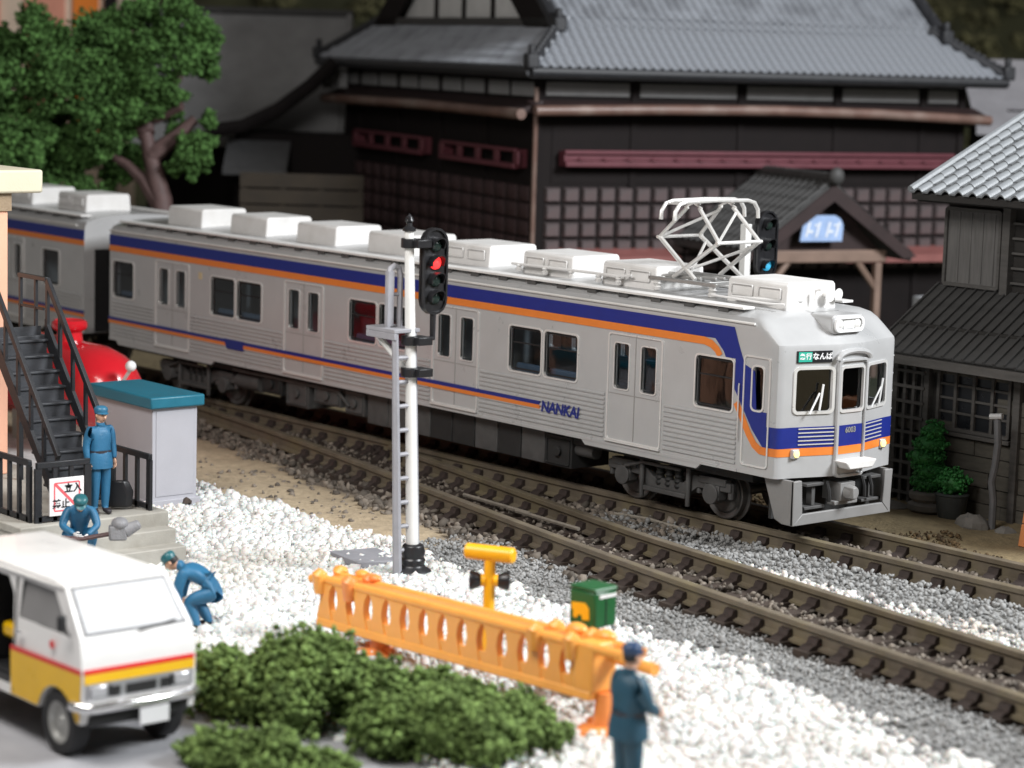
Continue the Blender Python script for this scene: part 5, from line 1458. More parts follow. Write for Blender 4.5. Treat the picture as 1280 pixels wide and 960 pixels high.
tag(ob('dark_case', B(MD).prism([(0.02, -0.56), (0.30, -0.60), (0.30, -0.34), (0.04, -0.30)], lambda a, c, tt: (a, c, tt), 0.02, 0.42), BLACKP, bevel=0.03), 'small black case on the gravel at the feet of the teal worker', 'case')
# ------------------------------------------------------------------ bushes in the foreground
LEAF = mat('bush_foam', (0.125, 0.185, 0.058), 0.9, 0.4, 3.0, 0.0, 30, island=0.55, spec=0.1)
LEAFT = mat('tree_foam', (0.075, 0.155, 0.045), 0.9, 0.4, 1.5, 0.0, 30, island=0.55, spec=0.1)
LEAFC = mat('conifer_plastic', (0.035, 0.20, 0.045), 0.55, 0.25, 4, 0.0, 30, island=0.3)
TWIG = mat('twig_brown', (0.055, 0.04, 0.03), 0.8, 0.3, 6, 0.01)
DRY = mat('dry_moss', (0.20, 0.19, 0.13), 0.9, 0.3, 4, 0.0, island=0.4)
BARK = mat('bark_purple_brown', (0.105, 0.062, 0.058), 0.6, 0.25, 4, 0.02, 25)
def bush(label, c, blobs, m=None, dens=2500, size=0.036):
    t = thing('bush', label, 'bush', (c[0], c[1], -0.4), 0, 'dark green bushes at the edge of the asphalt')
    st_ = B()
    for (bc_, r) in blobs:
        rr = r if hasattr(r, '__len__') else (r, r, r)
        st_.tube([(c[0], c[1], -0.38), tuple(Vector(bc_)-Vector((0, 0, rr[2]*0.6))), tuple(Vector(bc_)+Vector((0, 0, rr[2]*0.4)))], 0.03, 5, [0.04, 0.03, 0.012])
        st_.k = 1; st_.ball(bc_, [q*0.72 for q in rr], 12, 8); st_.k = 0
    ob('branch', st_, [TWIG, m or LEAF], t)
    q = random.Random(int(c[0]*100))
    extra = []
    for (bc_, r) in blobs:
        rr = r if hasattr(r, '__len__') else (r, r, r)
        for k in range(11):
            d = Vector((q.gauss(0, 1), q.gauss(0, 1), abs(q.gauss(0, 1))*0.9)).normalized()
            s_ = q.uniform(0.24, 0.46)
            extra.append((tuple(Vector(bc_)+Vector((d.x*rr[0], d.y*rr[1], d.z*rr[2]))*0.78), tuple(x*s_ for x in rr)))
    foliage('foliage', list(blobs)+extra, m or LEAF, t, dens, size)
    return t
bush('leftmost dark green bush, right beside the van bumper', (2.15, -11.75), [((2.05, -11.75, 0.02), (0.50, 0.5, 0.42)), ((2.5, -11.6, -0.05), (0.42, 0.45, 0.36))])
bush('tallest dark green bush, in front of the left barrier foot', (3.0, -11.3), [((2.75, -11.05, 0.18), (0.55, 0.55, 0.52)), ((3.1, -10.95, 0.22), (0.5, 0.5, 0.48)), ((3.15, -11.5, -0.02), (0.5, 0.4, 0.36))])
bush('low spreading dark green bush between the tall bush and the barrier middle', (3.9, -10.55), [((3.65, -10.6, 0.02), (0.55, 0.5, 0.40)), ((4.1, -10.2, 0.0), (0.5, 0.5, 0.37)), ((4.5, -9.95, -0.06), (0.45, 0.45, 0.30))])
bush('small dark green bush nearest the right barrier foot', (5.15, -10.1), [((4.95, -9.75, -0.04), (0.42, 0.42, 0.34)), ((5.25, -10.0, -0.08), (0.4, 0.45, 0.32)), ((5.3, -9.5, -0.2), (0.3, 0.3, 0.18))])
bush('bright green bush at the bottom edge, below the low spreading bush', (4.75, -10.95), [((4.45, -11.15, -0.08), (0.45, 0.42, 0.36)), ((4.95, -10.75, -0.02), (0.48, 0.42, 0.40)), ((5.4, -10.55, -0.08), (0.5, 0.4, 0.34))])
bush('flat green bush at the bottom left corner of the asphalt patch', (4.2, -12.7), [((3.8, -12.85, -0.24), (0.45, 0.42, 0.28)), ((4.3, -12.6, -0.22), (0.45, 0.42, 0.30)), ((4.75, -12.3, -0.28), (0.4, 0.4, 0.24))])
dm = foliage('dry_moss', [((5.6, -9.95, -0.36), (0.55, 0.45, 0.10)), ((6.0, -10.3, -0.37), (0.4, 0.4, 0.08))], DRY, None, 1500, 0.028)
tag(dm, 'pale dry moss fading into the gravel', kind='stuff')

# ------------------------------------------------------------------ tree behind the train
tr_ = thing('broadleaf_tree', 'big green tree with purple brown trunk behind the second train car', 'tree', (-25.9, 5.1, -0.35))
b = B()
b.tube([(-25.8, 5.1, -0.4), (-26.08, 5.11, 2.55), (-26.26, 5.12, 3.53), (-26.51, 5.01, 4.42), (-26.73, 4.93, 5.2), (-26.6, 5.23, 5.9), (-26.35, 5.65, 6.51), (-26.25, 5.94, 7.3)], 0.4, 10, [0.5, 0.33, 0.27, 0.21, 0.17, 0.13, 0.10, 0.05])
ob('trunk', b, BARK, tr_)
for pts in ([(-26.2, 5.1, 3.3), (-26.7, 4.85, 4.0), (-27.11, 4.63, 4.35), (-27.73, 4.26, 4.7), (-28.5, 3.9, 5.0)], [(-26.7, 4.95, 5.1), (-27.2, 4.9, 5.8), (-27.75, 4.77, 6.46)], [(-26.55, 5.0, 4.6), (-26.2, 5.5, 5.1), (-25.95, 5.9, 5.54)], [(-26.73, 4.93, 5.2), (-27.8, 4.3, 5.6), (-28.55, 3.86, 5.82)], [(-26.6, 5.1, 5.6), (-26.0, 5.5, 5.9)]):
    ob('limb', B().tube(pts, 0.15, 8, [0.24, 0.17, 0.12, 0.09, 0.05][:len(pts)]), BARK, tr_)
crown = [((-28.62, 3.1, 7.01), 1.14), ((-28.19, 1.87, 6.21), 0.99), ((-28.1, 4.51, 7.15), 1.11), ((-26.94, 3.04, 6.26), 1.08), ((-27.6, 5.37, 7.67), 0.93), ((-26.06, 5.8, 7.81), 0.77), ((-26.28, 6.31, 7.02), 0.55), ((-26.02, 4.86, 6.8), 0.91), ((-26.63, 4.32, 6.19), 0.82), ((-27.79, 2.09, 5.06), 0.9), ((-28.68, 3.82, 4.91), 0.93), ((-27.11, 3.71, 5.28), 0.77), ((-29.16, 2.62, 4.09), 0.83), ((-28.68, 3.6, 3.9), 0.84), ((-25.57, 5.76, 4.96), 0.48), ((-25.72, 5.63, 4.45), 0.55), ((-26.6, 5.83, 5.11), 0.41), ((-28.1, 5.0, 4.33), 0.71), ((-25.75, 6.15, 5.54), 0.26), ((-30.12, 1.8, 5.55), 1.11), ((-30.32, 1.91, 7.15), 1.11), ((-27.26, 6.0, 5.89), 0.47), ((-26.3, 4.5, 5.75), 0.55), ((-26.9, 4.2, 5.2), 0.5), ((-25.9, 5.0, 6.1), 0.45), ((-29.6, 2.4, 3.3), 0.8), ((-28.6, 3.3, 3.1), 0.75), ((-27.9, 4.1, 3.5), 0.6), ((-29.3, 3.4, 4.6), 0.8)]
qt = random.Random(21)
for c, r in crown:
    bl_ = [(c, (r*0.74, r*0.74, r*0.66))]
    for k in range(15):
        d = Vector((qt.gauss(0, 1), qt.gauss(0, 1), qt.gauss(0, 1))).normalized()
        s_ = qt.uniform(0.2, 0.42)*r
        bl_.append((tuple(Vector(c)+d*r*qt.uniform(0.6, 0.98)), (s_, s_, s_*0.85)))
    foliage('crown', bl_, LEAFT, tr_, 1500, 0.05, shell=0.4)

# ------------------------------------------------------------------ wooden house at the right
WOOD = mat('dark_grey_wood', (0.085, 0.08, 0.075), 0.75, 0.25, 2.0, 0.01, 25, stretch=(1, 1, 6))
WOODL = mat('grey_shutter_wood', (0.125, 0.12, 0.115), 0.75, 0.25, 2.0, 0.01, 25, stretch=(8, 8, 0.7))
WOODD = mat('black_brown_wood', (0.022, 0.02, 0.018), 0.8, 0.25, 3, 0.01, 25)
SIDING = mat('siding_brown_grey', (0.085, 0.078, 0.064), 0.8, 0.3, 2.5, 0.01, 25, stretch=(1, 1, 5))
ROOFD = mat('dark_roof_board', (0.062, 0.061, 0.060), 0.6, 0.2, 3, 0.008, 30)
TILEL = mat('pale_roof_tile', (0.215, 0.228, 0.24), 0.42, 0.12, 3, 0.008, 30, dirt=((0.16, 0.17, 0.17), 3, 0.5))
RIDGE = mat('ridge_black', (0.028, 0.029, 0.033), 0.5, 0.2, 3, 0.008, 30)
TILES = mat('silver_grey_roof_tile', (0.34, 0.36, 0.395), 0.42, 0.16, 1.2, 0.008, 30, dirt=((0.12, 0.125, 0.14), 1.5, 0.5))
hs = thing('wooden_house', 'two storey dark wooden house with pale tiled upper roof at the right edge', 'house', (-2.5, 5.5, -0.25))
ho = Vector((-2.5, 5.5, -0.25))
ob('wall', B().box((-2.55, 5.50, -0.3), (4.5, 11.6, 2.95)).box((-2.45, 6.60, 2.9), (4.5, 11.4, 5.30)), WOODD, hs)
# lower facade boards
pk = B().box((-0.5, -0.03, -0.125), (0.5, 0.03, 0.125)).mesh('plank', SIDING)
rr = random.Random(11)
for k in range(10):
    z = -0.12+k*0.265
    x = -2.5-rr.uniform(0, .4)
    while x < 3.2:
        w = rr.uniform(0.8, 1.5)
        x0, x1 = max(x, -2.5), min(x+w, 3.2)
        mid = (x0+x1)/2
        if x1-x0 > 0.1 and not (-1.55 < mid < 0.1 and 1.15 < z < 2.25) and not (mid < -1.85 and z < 2.1):
            inst('plank', pk, hs, Vector((mid, 5.475+rr.uniform(-.012, .012), z))-ho, (0, rr.uniform(-.006, .006), 0), (x1-x0-0.012, 1, 0.985))
        x += w
for x in (-2.52, -1.75, 0.22, 1.6, 2.9):
    ob('post', B().box((x-0.07, 5.36, -0.3), (x+0.07, 5.52, 2.62)), WOOD, hs, bevel=0.01)
wf = ob('window_frame', B().ring(-1.46, 0.02, 1.24, 2.22, 0.06, 0.01, lambda a, c, tt: (a, 5.45-tt, c), -0.02, 0.06), WOOD, hs)
ob('window_sill', B().box((-1.55, 5.34, 1.10), (0.12, 5.5, 1.17)), WOOD, wf, bevel=0.01)
for x in (-1.12, -0.72, -0.32): ob('mullion', B().box((x-0.03, 5.40, 1.24), (x+0.03, 5.46, 2.22)), WOOD, wf)
for z in (1.5, 1.74, 1.98): ob('glazing_bar', B().box((-1.46, 5.42, z-0.02), (0.02, 5.455, z+0.02)), WOOD, wf)
ob('pane', B().box((-1.46, 5.47, 1.24), (0.02, 5.48, 2.22)), SIGN_BLACK, wf)
lt = thing('lattice_screen', None, None, ho); lt.parent = hs; lt.location = (0, 0, 0); WORLD[lt.name] = wm(hs)
for k in range(4):
    x = -2.42+k*0.2; ob('lattice_bar', B().box((x-0.03, 5.36, -0.25), (x+0.03, 5.42, 2.2)), WOOD, lt)
for k in range(9):
    z = -0.05+k*0.27; ob('lattice_bar', B().box((-2.48, 5.33, z-0.025), (-1.76, 5.385, z+0.025)), WOOD, lt)
# lower roof, boards with ribs
ang = math.atan2(3.55-2.5, 1.7)
sl_ = math.hypot(1.7, 1.05)
ob('lower_roof_deck', B().prism([(4.86, 2.44), (6.62, 3.53), (6.62, 3.46), (4.86, 2.36)], lambda a, c, tt: (tt, a, c), -2.58, 4.5), WOODD, hs)
bdm = B().box((-0.105, 0, 0), (0.105, sl_, 0.03)); bdm.box((-0.125, -0.01, 0.0), (-0.085, sl_, 0.075))
bdm = bdm.mesh('roof_board', ROOFD)
for k in range(30):
    x = -2.45+k*0.222
    inst('roof_board', bdm, hs, Vector((x, 4.88, 2.475+rr.uniform(-.006, .006)))-ho, (ang, 0, 0))
ob('fascia', B().box((-2.6, 4.80, 2.30), (4.5, 4.87, 2.45)), WOOD, hs)
# upper storey
ob('shutter', B().box((-2.36, 6.50, 3.60), (-1.22, 6.58, 4.92)), WOODL, hs, bevel=0.01)
ob('shutter_frame', B().ring(-2.36, -1.22, 3.62, 4.90, 0.06, 0.01, lambda a, c, tt: (a, 6.5-tt, c), -0.08, 0.04, n=1), WOOD, hs)
for k in range(4): ob('shutter_batten', B().box((-2.12+k*0.26, 6.485, 3.64), (-2.09+k*0.26, 6.50, 4.88)), WOODL, hs)
ob('post', B().box((-1.12, 6.44, 3.5), (-0.96, 6.6, 5.3)), WOOD, hs)
for k in range(5): ob('window_bar', B().box((-0.95, 6.52, 3.70+k*0.26), (1.6, 6.57, 3.74+k*0.26)), WOOD, hs)
ob('eave_beam', B().box((-2.5, 5.78, 5.06), (4.5, 5.92, 5.20)), WOODD, hs)
a2 = math.atan(0.43)
ob('upper_roof_deck', B().prism([(5.58, 5.22), (9.2, 6.777), (12.6, 5.3), (12.6, 5.2), (9.2, 6.62), (5.58, 5.10)], lambda a, c, tt: (tt, a, c), -2.46, 4.5), WOODD, hs)
def tile_mesh(name, w, l, m, r):
    b_ = B()
    prof = [(-w/2, 0.0), (-w*0.42, 0.012), (-w*0.12, 0.004), (0.02*w, r*0.55), (w*0.18, r), (w*0.34, r*0.92), (w*0.46, r*0.35), (w/2, 0.0)]
    n_ = len(prof)
    vs = [(a, -0.02, c+0.028) for a, c in prof]+[(a, l, c+0.002) for a, c in prof]+[(a, -0.02, c-0.004) for a, c in prof]
    fs = [(i, i+1, n_+i+1, n_+i) for i in range(n_-1)]+[(2*n_+i, 2*n_+i+1, i+1, i) for i in range(n_-1)]
    return b_.add(vs, fs).mesh(name, m, ang=50)
tm = tile_mesh('roof_tile', 0.30, 0.37, TILEL, 0.075)
for i in range(20):
    for j in range(12):
        yy = 5.54+j*0.30
        if yy > 9.0: continue
        inst('roof_tile', tm, hs, Vector((-2.33+i*0.30+rr.uniform(-.008, .008), yy, 5.225+(yy-5.54)*0.43))-ho, (a2, 0, rr.uniform(-.01, .01)))
ob('verge_ridge', B().tube([(-2.47, 5.55, 5.27), (-2.47, 9.2, 6.84)], 0.07, 8), TILEL, hs)
ob('ridge', B().tube([(-2.5, 9.2, 6.87), (4.5, 9.2, 6.87)], 0.12, 10), TILEL, hs)

# potted plants, bent pipe, stones, orange boards
STONE = mat('rock_grey', (0.17, 0.16, 0.145), 0.85, 0.2, 4, 0.02, 20)
POTD = mat('dark_pot', (0.05, 0.055, 0.055), 0.5, 0.2, 5, 0.01, 20)
cf = thing('potted_conifer', 'tall clipped green conifer in a grey two tier stone pot by the house wall', 'potted tree', (-1.28, 5.0, -0.22))
ob('pot', B().lathe([(0.24, 0), (0.33, 0.06), (0.34, 0.16), (0.25, 0.20), (0.31, 0.26), (0.32, 0.36), (0.27, 0.39), (0.0, 0.39)], (-1.28, 5.0, -0.24), n=16), STONE, cf, bevel=0.01)
cb_ = [((-1.28+0.05*math.sin(k*2.1), 5.0+.04*math.cos(k*1.7), 0.28+0.225*k), (0.315-0.008*k-(0.08 if k == 4 else 0), 0.315-0.008*k-(0.08 if k == 4 else 0), 0.19)) for k in range(5)]
cr = B()
for c, r in cb_: cr.ball(c, [q*0.86 for q in r], 14, 9)
ob('trunk', cr, LEAFC, cf)
foliage('crown', cb_, LEAFC, cf, 3600, 0.028, shell=0.9)
rb = thing('potted_shrub', 'small round green shrub in a dark pot right of the conifer', 'potted shrub', (-0.70, 4.95, -0.22))
ob('pot', B().lathe([(0.20, 0), (0.24, 0.05), (0.28, 0.40), (0.30, 0.42), (0.26, 0.45), (0.0, 0.42)], (-0.70, 4.95, -0.24), n=16), POTD, rb)
ob('stem', B().ball((-0.70, 4.95, 0.38), (0.22, 0.22, 0.18), 12, 8), LEAFC, rb)
foliage('crown', [((-0.70, 4.95, 0.38), (0.27, 0.27, 0.22))], LEAFC, rb, 2600, 0.036, shell=0.88)
pi_ = thing('bent_pipe', 'thin bent grey pipe standing in front of the house with a white cap', 'pipe', (0.24, 4.85, -0.22))
ob('pipe', B().tube([(0.26, 4.85, -0.25), (0.26, 4.85, 0.25), (0.20, 4.85, 0.55), (0.26, 4.85, 0.85), (0.29, 4.85, 1.2), (0.25, 4.85, 1.62)], 0.062, 8), mat('pipe_grey', (0.12, 0.12, 0.125), 0.5, 0.15, 5, 0.005), pi_)
ob('pipe_cap', B().tube([(0.14, 4.80, 1.65), (0.36, 4.84, 1.68)], 0.05, 8), mat('cap_pale', (0.5, 0.5, 0.5), 0.5, 0.1), pi_)
def rock(label, c, r, seed):
    q = random.Random(seed); b_ = B().ball(c, r, 12, 8)
    b_.v = [tuple(Vector(c)+(Vector(v)-Vector(c))*(1+q.uniform(-.12, .12))) for v in b_.v]
    tag(ob('rock', b_, STONE, ang=25), label, 'rock')
rock('rounded grey stone at the foot of the bent pipe', (-0.02, 4.7, -0.22), (0.30, 0.24, 0.20), 2)
rock('flat grey stone left of the stone pot', (-1.95, 4.75, -0.24), (0.42, 0.3, 0.14), 3)
rock('small stone slab at the left end of the house front', (-2.35, 4.45, -0.26), (0.35, 0.28, 0.12), 5)
rock('small grey stone beside the orange boards', (0.62, 4.75, -0.26), (0.2, 0.18, 0.12), 6)
ow = thing('orange_board_stack', 'orange stepped block of four boards cut off by the right edge', 'block', (1.8, 4.1, -0.2))
OB = mat('orange_board', (0.62, 0.235, 0.085), 0.6, 0.08, 2, 0.006, 30)
for k in range(5):
    z = -0.22+k*0.385
    xl = 1.50+k*0.055
    ob('board', B().prism([(xl, z), (xl+0.05, z+0.372), (2.7, z+0.372), (2.7, z)], lambda a, c, tt: (a, tt, c), 3.95-0.0*k, 4.75), OB, ow, bevel=0.015)

# ------------------------------------------------------------------ bathhouse: the big dark building with the tiled roof
TH = math.atan2(0.9613, 0.2754)
SO = Vector((-18.82, 11.02, -0.3))
SM = Matrix.Translation((SO.x, SO.y, 0)) @ Matrix.Rotation(TH, 4, 'Z')
DBR = mat('dark_red_brown', (0.030, 0.016, 0.016), 0.6, 0.25, 1.5, 0.008, 25)
BLK = mat('timber_black', (0.012, 0.009, 0.009), 0.75, 0.2, 2, 0.006, 25, spec=0.2)
MAR = mat('maroon_rail', (0.135, 0.036, 0.048), 0.5, 0.12, 2, 0.006, 25)
GUT = mat('brown_gutter', (0.17, 0.10, 0.08), 0.4, 0.2, 1.5, 0.005, 25, dirt=((0.36, 0.29, 0.25), 1.2, 0.55))
GABLE = mat('gable_white', (0.75, 0.75, 0.74), 0.7, 0.08, 2, 0.008, 25)
PLAS = mat('plaster_shaded', (0.27, 0.27, 0.27), 0.7, 0.1, 2, 0.008, 25)  # white plaster with the eave shade darkened into its colour
PANEL = mat('wall_panel_mauve', (0.088, 0.070, 0.071), 0.6, 0.2, 2, 0.012, 25, dirt=((0.11, 0.06, 0.06), 2, 0.6))
PINK = mat('awning_pink_brown', (0.28, 0.105, 0.095), 0.55, 0.15, 2, 0.006, 25)
TAN = mat('tan_timber', (0.23, 0.155, 0.12), 0.6, 0.15, 2, 0.006, 25)
se_ = thing('bathhouse', 'large dark japanese bathhouse with silver grey hipped tile roof and small entrance gable', 'building', SO, TH)
# local frame: x along the right hand face, y away from it, z above rail level
def sb(): return B(SM)
LS, LT = 12.2, 13.0
ob('wall', sb().box((0.0, 0.0, -0.35), (LS, LT, 6.95)), BLK, se_)
for s in (0.0, 2.6, 5.6, 8.4, 11.0, LS):
    ob('post', sb().box((s-0.09, -0.06, -0.3), (s+0.09, 0.05, 6.95)), BLK, se_)
for t in (0.0, 3.0, 6.0, 9.0, 12.0, LT):
    ob('post', sb().box((-0.06, t-0.09, -0.3), (0.05, t+0.09, 6.95)), BLK, se_)
ob('corner_trim', sb().cyl((-0.09, -0.09, -0.3), (-0.09, -0.09, 6.6), 0.06, n=8), GUT, se_)
# plaster strips under the eaves
for a, c in ((0.2, 2.45), (2.75, 5.45), (5.75, 8.25), (8.55, 10.85), (11.15, 12.05)):
    ob('plaster_strip', sb().box((a, -0.03, 6.42), (c, 0.02, 6.74)), PLAS, se_)
for a in np.arange(0.2, 12.8, 1.5):
    ob('plaster_strip', sb().box((-0.03, a, 6.38), (0.02, a+1.3, 6.72)), PLAS, se_)
# gutters and canopies
ob('gutter', sb().tube([(-0.35, -0.62, 6.06), (3, -0.64, 6.13), (6.2, -0.66, 6.16), (9.4, -0.64, 6.12), (12.7, -0.60, 6.0)], 0.13, 10), GUT, se_)
ob('canopy', sb().prism([(0.0, 6.30), (-0.62, 6.12), (-0.62, 6.0), (0.0, 6.1)], lambda a, c, tt: (tt, a, c), -0.3, 12.6), DBR, se_)
ob('gutter', sb().tube([(-0.66, -0.5, 5.97), (-0.68, 6, 6.0), (-0.66, 13.3, 5.93)], 0.13, 10), GUT, se_)
ob('canopy', sb().prism([(0.0, 6.30), (-0.64, 6.05), (-0.64, 5.93), (0.0, 6.05)], lambda a, c, tt: (a, tt, c), -0.3, 13.3), DBR, se_)
# maroon balcony rails
mb = ob('balcony_rail', sb().box((0.6, -0.36, 5.02), (11.85, -0.22, 5.12)).box((0.6, -0.42, 4.72), (11.85, -0.20, 4.86)).box((0.6, -0.28, 4.86), (11.85, -0.22, 5.02)).box((0.6, -0.3, 4.72), (0.7, 0.0, 5.1)), MAR, se_, bevel=0.02)
kn = B().ball((0, 0, 0), (0.09, 0.07, 0.05), 8, 6).mesh('rail_knob', MAR)
for k in range(17): inst('rail_knob', kn, mb, (1.0+k*0.66, -0.41, 4.90+0.3), (0, 0, 0))
for t0, t1, z in ((6.6, 11.6, 4.86), (0.5, 5.2, 4.84)):
    r_ = sb()
    r_.box((-0.36, t0, z+0.18), (-0.24, t1, z+0.27)); r_.box((-0.40, t0, z-0.22), (-0.2, t1, z-0.10))
    n_ = 4
    for k in range(n_+1):
        tt_ = t0+(t1-t0)*k/n_; r_.box((-0.34, tt_-0.14, z-0.12), (-0.26, tt_+0.14, z+0.20))
    r_.box((-0.3, t0, z-0.2), (0.0, t0+0.1, z+0.25)); r_.box((-0.3, t1-0.1, z-0.2), (0.0, t1, z+0.25))
    ob('balcony_rail', r_, MAR, se_, bevel=0.02)
ob('window_band', sb().box((0.4, -0.02, 4.3), (11.9, 0.03, 5.7)), BLK, se_)
# pillowed wall panels
def panel_mesh(w, h, d):
    b_ = B()
    b_.add([(-w/2, 0, -h/2), (w/2, 0, -h/2), (w/2, 0, h/2), (-w/2, 0, h/2), (-w*0.40, -d, -h*0.40), (w*0.40, -d, -h*0.40), (w*0.40, -d, h*0.40), (-w*0.40, -d, h*0.40)],
           [(4, 5, 6, 7), (0, 1, 5, 4), (1, 2, 6, 5), (2, 3, 7, 6), (3, 0, 4, 7)])
    return b_.mesh('wall_panel', PANEL, ang=60)
pm = panel_mesh(0.42, 0.36, 0.09)
PANEL_SHADE = mat('wall_panel_shaded', (0.055, 0.03, 0.032), 0.6, 0.2, 2, 0.012, 25)  # same wall panels, the left face's shade put into their colour
pm2 = panel_mesh(0.62, 0.385, 0.06); pm2.materials[0] = PANEL_SHADE
for i in range(24):
    for j in range(5):
        inst('wall_panel', pm, se_, (0.45+i*0.49+rr.uniform(-.012, .012), -0.022, 4.02-j*0.425+0.3), (rr.uniform(-.02, .02), 0, 0))
for i in range(17):
    for j in range(5):
        inst('wall_panel', pm2, se_, (-0.022, 0.6+i*0.72, 4.02-j*0.425+0.3), (0, 0, -math.pi/2))
ob('awning', sb().prism([(0.0, 2.72), (-0.85, 2.56), (-0.85, 2.36), (0.0, 2.42)], lambda a, c, tt: (tt, a, c), 0.3, 3.6), PINK, se_)
ob('awning', sb().prism([(0.0, 2.72), (-0.85, 2.56), (-0.85, 2.36), (0.0, 2.42)], lambda a, c, tt: (tt, a, c), 8.2, 12.0), PINK, se_)
# main roof
PS = 0.75
sA, sB_, tA, tB = -0.62, 12.95, -0.9, 13.9
def rz_(u): return 7.05+PS*u
g0 = 1.45
rf = sb()
uR = (tB-tA)/2
rf.add([(sA, tA, 7.05), (sB_, tA, 7.05), (sB_-g0, tA+g0, rz_(g0)), (sA+g0, tA+g0, rz_(g0)), (sA+g0, tA+uR, rz_(uR)), (sB_-g0, tA+uR, rz_(uR)),
        (sA, tB, 7.05), (sB_, tB, 7.05), (sA+g0, tB-g0, rz_(g0)), (sB_-g0, tB-g0, rz_(g0)),
        (sA, tA, 6.84), (sB_, tA, 6.84), (sB_, tB, 6.84), (sA, tB, 6.84)],
       [(0, 1, 2, 3), (3, 2, 5, 4), (6, 8, 9, 7), (8, 4, 5, 9), (0, 3, 8, 6), (1, 7, 9, 2), (0, 10, 11, 1), (1, 11, 12, 7), (7, 12, 13, 6), (6, 13, 10, 0), (10, 13, 12, 11)])
ob('roof', rf, mat('roof_underlay', (0.07, 0.07, 0.075), 0.7, 0.2), se_, ang=10)
ob('eave_edge', sb().tube([(sA, tA-0.02, 6.98), (sB_, tA-0.02, 6.98)], 0.12, 8), RIDGE, se_)
ob('eave_edge', sb().tube([(sA-0.02, tA, 6.98), (sA-0.02, tB, 6.98)], 0.12, 8), RIDGE, se_)
aS = math.atan(PS)
tw = 0.245
tmS = tile_mesh('roof_tile', tw, 0.36, TILES, 0.085)
rest = B(); tv = [tuple(v.co) for v in tmS.vertices]; tf = [tuple(p.vertices) for p in tmS.polygons]
cnt = 0
for j in range(28):
    u = 0.02+j*0.265
    if u > uR-0.1: break
    x0 = sA+u+0.05 if u < g0 else sA+g0-0.35
    x1 = sB_-u-0.05 if u < g0 else sB_-g0+0.35
    n_ = int((x1-x0)/tw)
    for i in range(n_):
        x = x0+(x1-x0)*(i+0.5)/n_
        if cnt < 290:
            inst('roof_tile', tmS, se_, (x, tA+u, rz_(u)+0.3+0.02), (aS, 0, rr.uniform(-.01, .01))); cnt += 1
        else:
            rest.M = SM @ Matrix.Translation((x, tA+u, rz_(u)+0.02)) @ Matrix.Rotation(aS, 4, 'X')
            rest.add(tv, tf)
ob('roof_tiles', rest, TILES, se_, kind='stuff', ang=50)
lrest = B()
for j in range(6):
    u = 0.02+j*0.265
    n_ = int((tB-tA-2*u)/tw)
    for i in range(n_):
        y = tA+u+(i+0.5)*tw
        lrest.M = SM @ Matrix.Translation((sA+u, y, rz_(u)+0.02)) @ Matrix.Rotation(-math.pi/2, 4, 'Z') @ Matrix.Rotation(aS, 4, 'X')
        lrest.add(tv, tf)
ob('roof_tiles', lrest, TILES, se_, kind='stuff', ang=50)
# hip and verge ridges with end ornaments
def ridge(pts, r=0.15):
    q = sb().tube(pts, r, 8)
    for k in range(14):
        p_ = Vector(pts[0]).lerp(Vector(pts[-1]), (k+0.5)/14)
        q.ball(tuple(p_+Vector((0, 0, r*0.8))), (0.09, 0.09, 0.08), 6, 4)
    ob('ridge', q, RIDGE, se_)
    e = Vector(pts[0])
    ob('ridge_ornament', sb().box((e.x-0.16, e.y-0.16, e.z-0.1), (e.x+0.16, e.y+0.16, e.z+0.26)).box((e.x-0.08, e.y-0.08, e.z+0.2), (e.x+0.08, e.y+0.08, e.z+0.48)), RIDGE, se_, bevel=0.05)
ridge([(sA, tA, 7.15), (sA+g0, tA+g0, rz_(g0)+0.12)])
ridge([(sB_, tA, 7.15), (sB_-g0, tA+g0, rz_(g0)+0.12)])
ridge([(sA, tB, 7.15), (sA+g0, tB-g0, rz_(g0)+0.12)])
for s in (sA+g0-0.25, sB_-g0+0.25):
    ridge([(s, tA+g0-0.35, rz_(g0-0.35)+0.16), (s, tA+uR, rz_(uR)+0.16)], 0.17)
ridge([(sA+g0-0.4, tA+uR, rz_(uR)+0.2), (sB_-g0+0.4, tA+uR, rz_(uR)+0.2)], 0.25)
# left gable
gx = sA+g0
ob('gable_wall', sb().prism([(tA+g0+1.3, rz_(g0)), (tB-g0-1.3, rz_(g0)), (tA+uR, rz_(uR)-1.0)], lambda a, c, tt: (tt, a, c), gx-0.03, gx+0.2), GABLE, se_)
for y in (tA+uR, tA+uR-1.9, tA+uR+1.9): ob('gable_post', sb().box((gx-0.08, y-0.1, rz_(g0)-0.02), (gx, y+0.1, rz_(g0)+2.6 if y == tA+uR else rz_(g0)+1.3)), BLK, se_)
for sg in (-1, 1):
    y0 = tA+uR+sg*(uR-g0+0.1)
    ob('bargeboard', sb().prism([(y0, rz_(g0)-0.1), (tA+uR, rz_(uR)), (tA+uR, rz_(uR)-1.3), (y0-sg*1.6, rz_(g0)-0.1)], lambda a, c, tt: (tt, a, c), gx-0.30, gx-0.12), BLK, se_)
ob('gable_sill', sb().box((gx-0.3, tA+g0, rz_(g0)-0.05), (gx, tB-g0, rz_(g0)+0.14)), ROOFD, se_)
# white rafter blocks at the far left eave
for k in range(3):
    ob('rafter_block', sb().box((-0.45, 12.6+k*0.55, 6.25-k*0.02), (-0.2, 12.95+k*0.55, 6.78)), PLAS, se_)
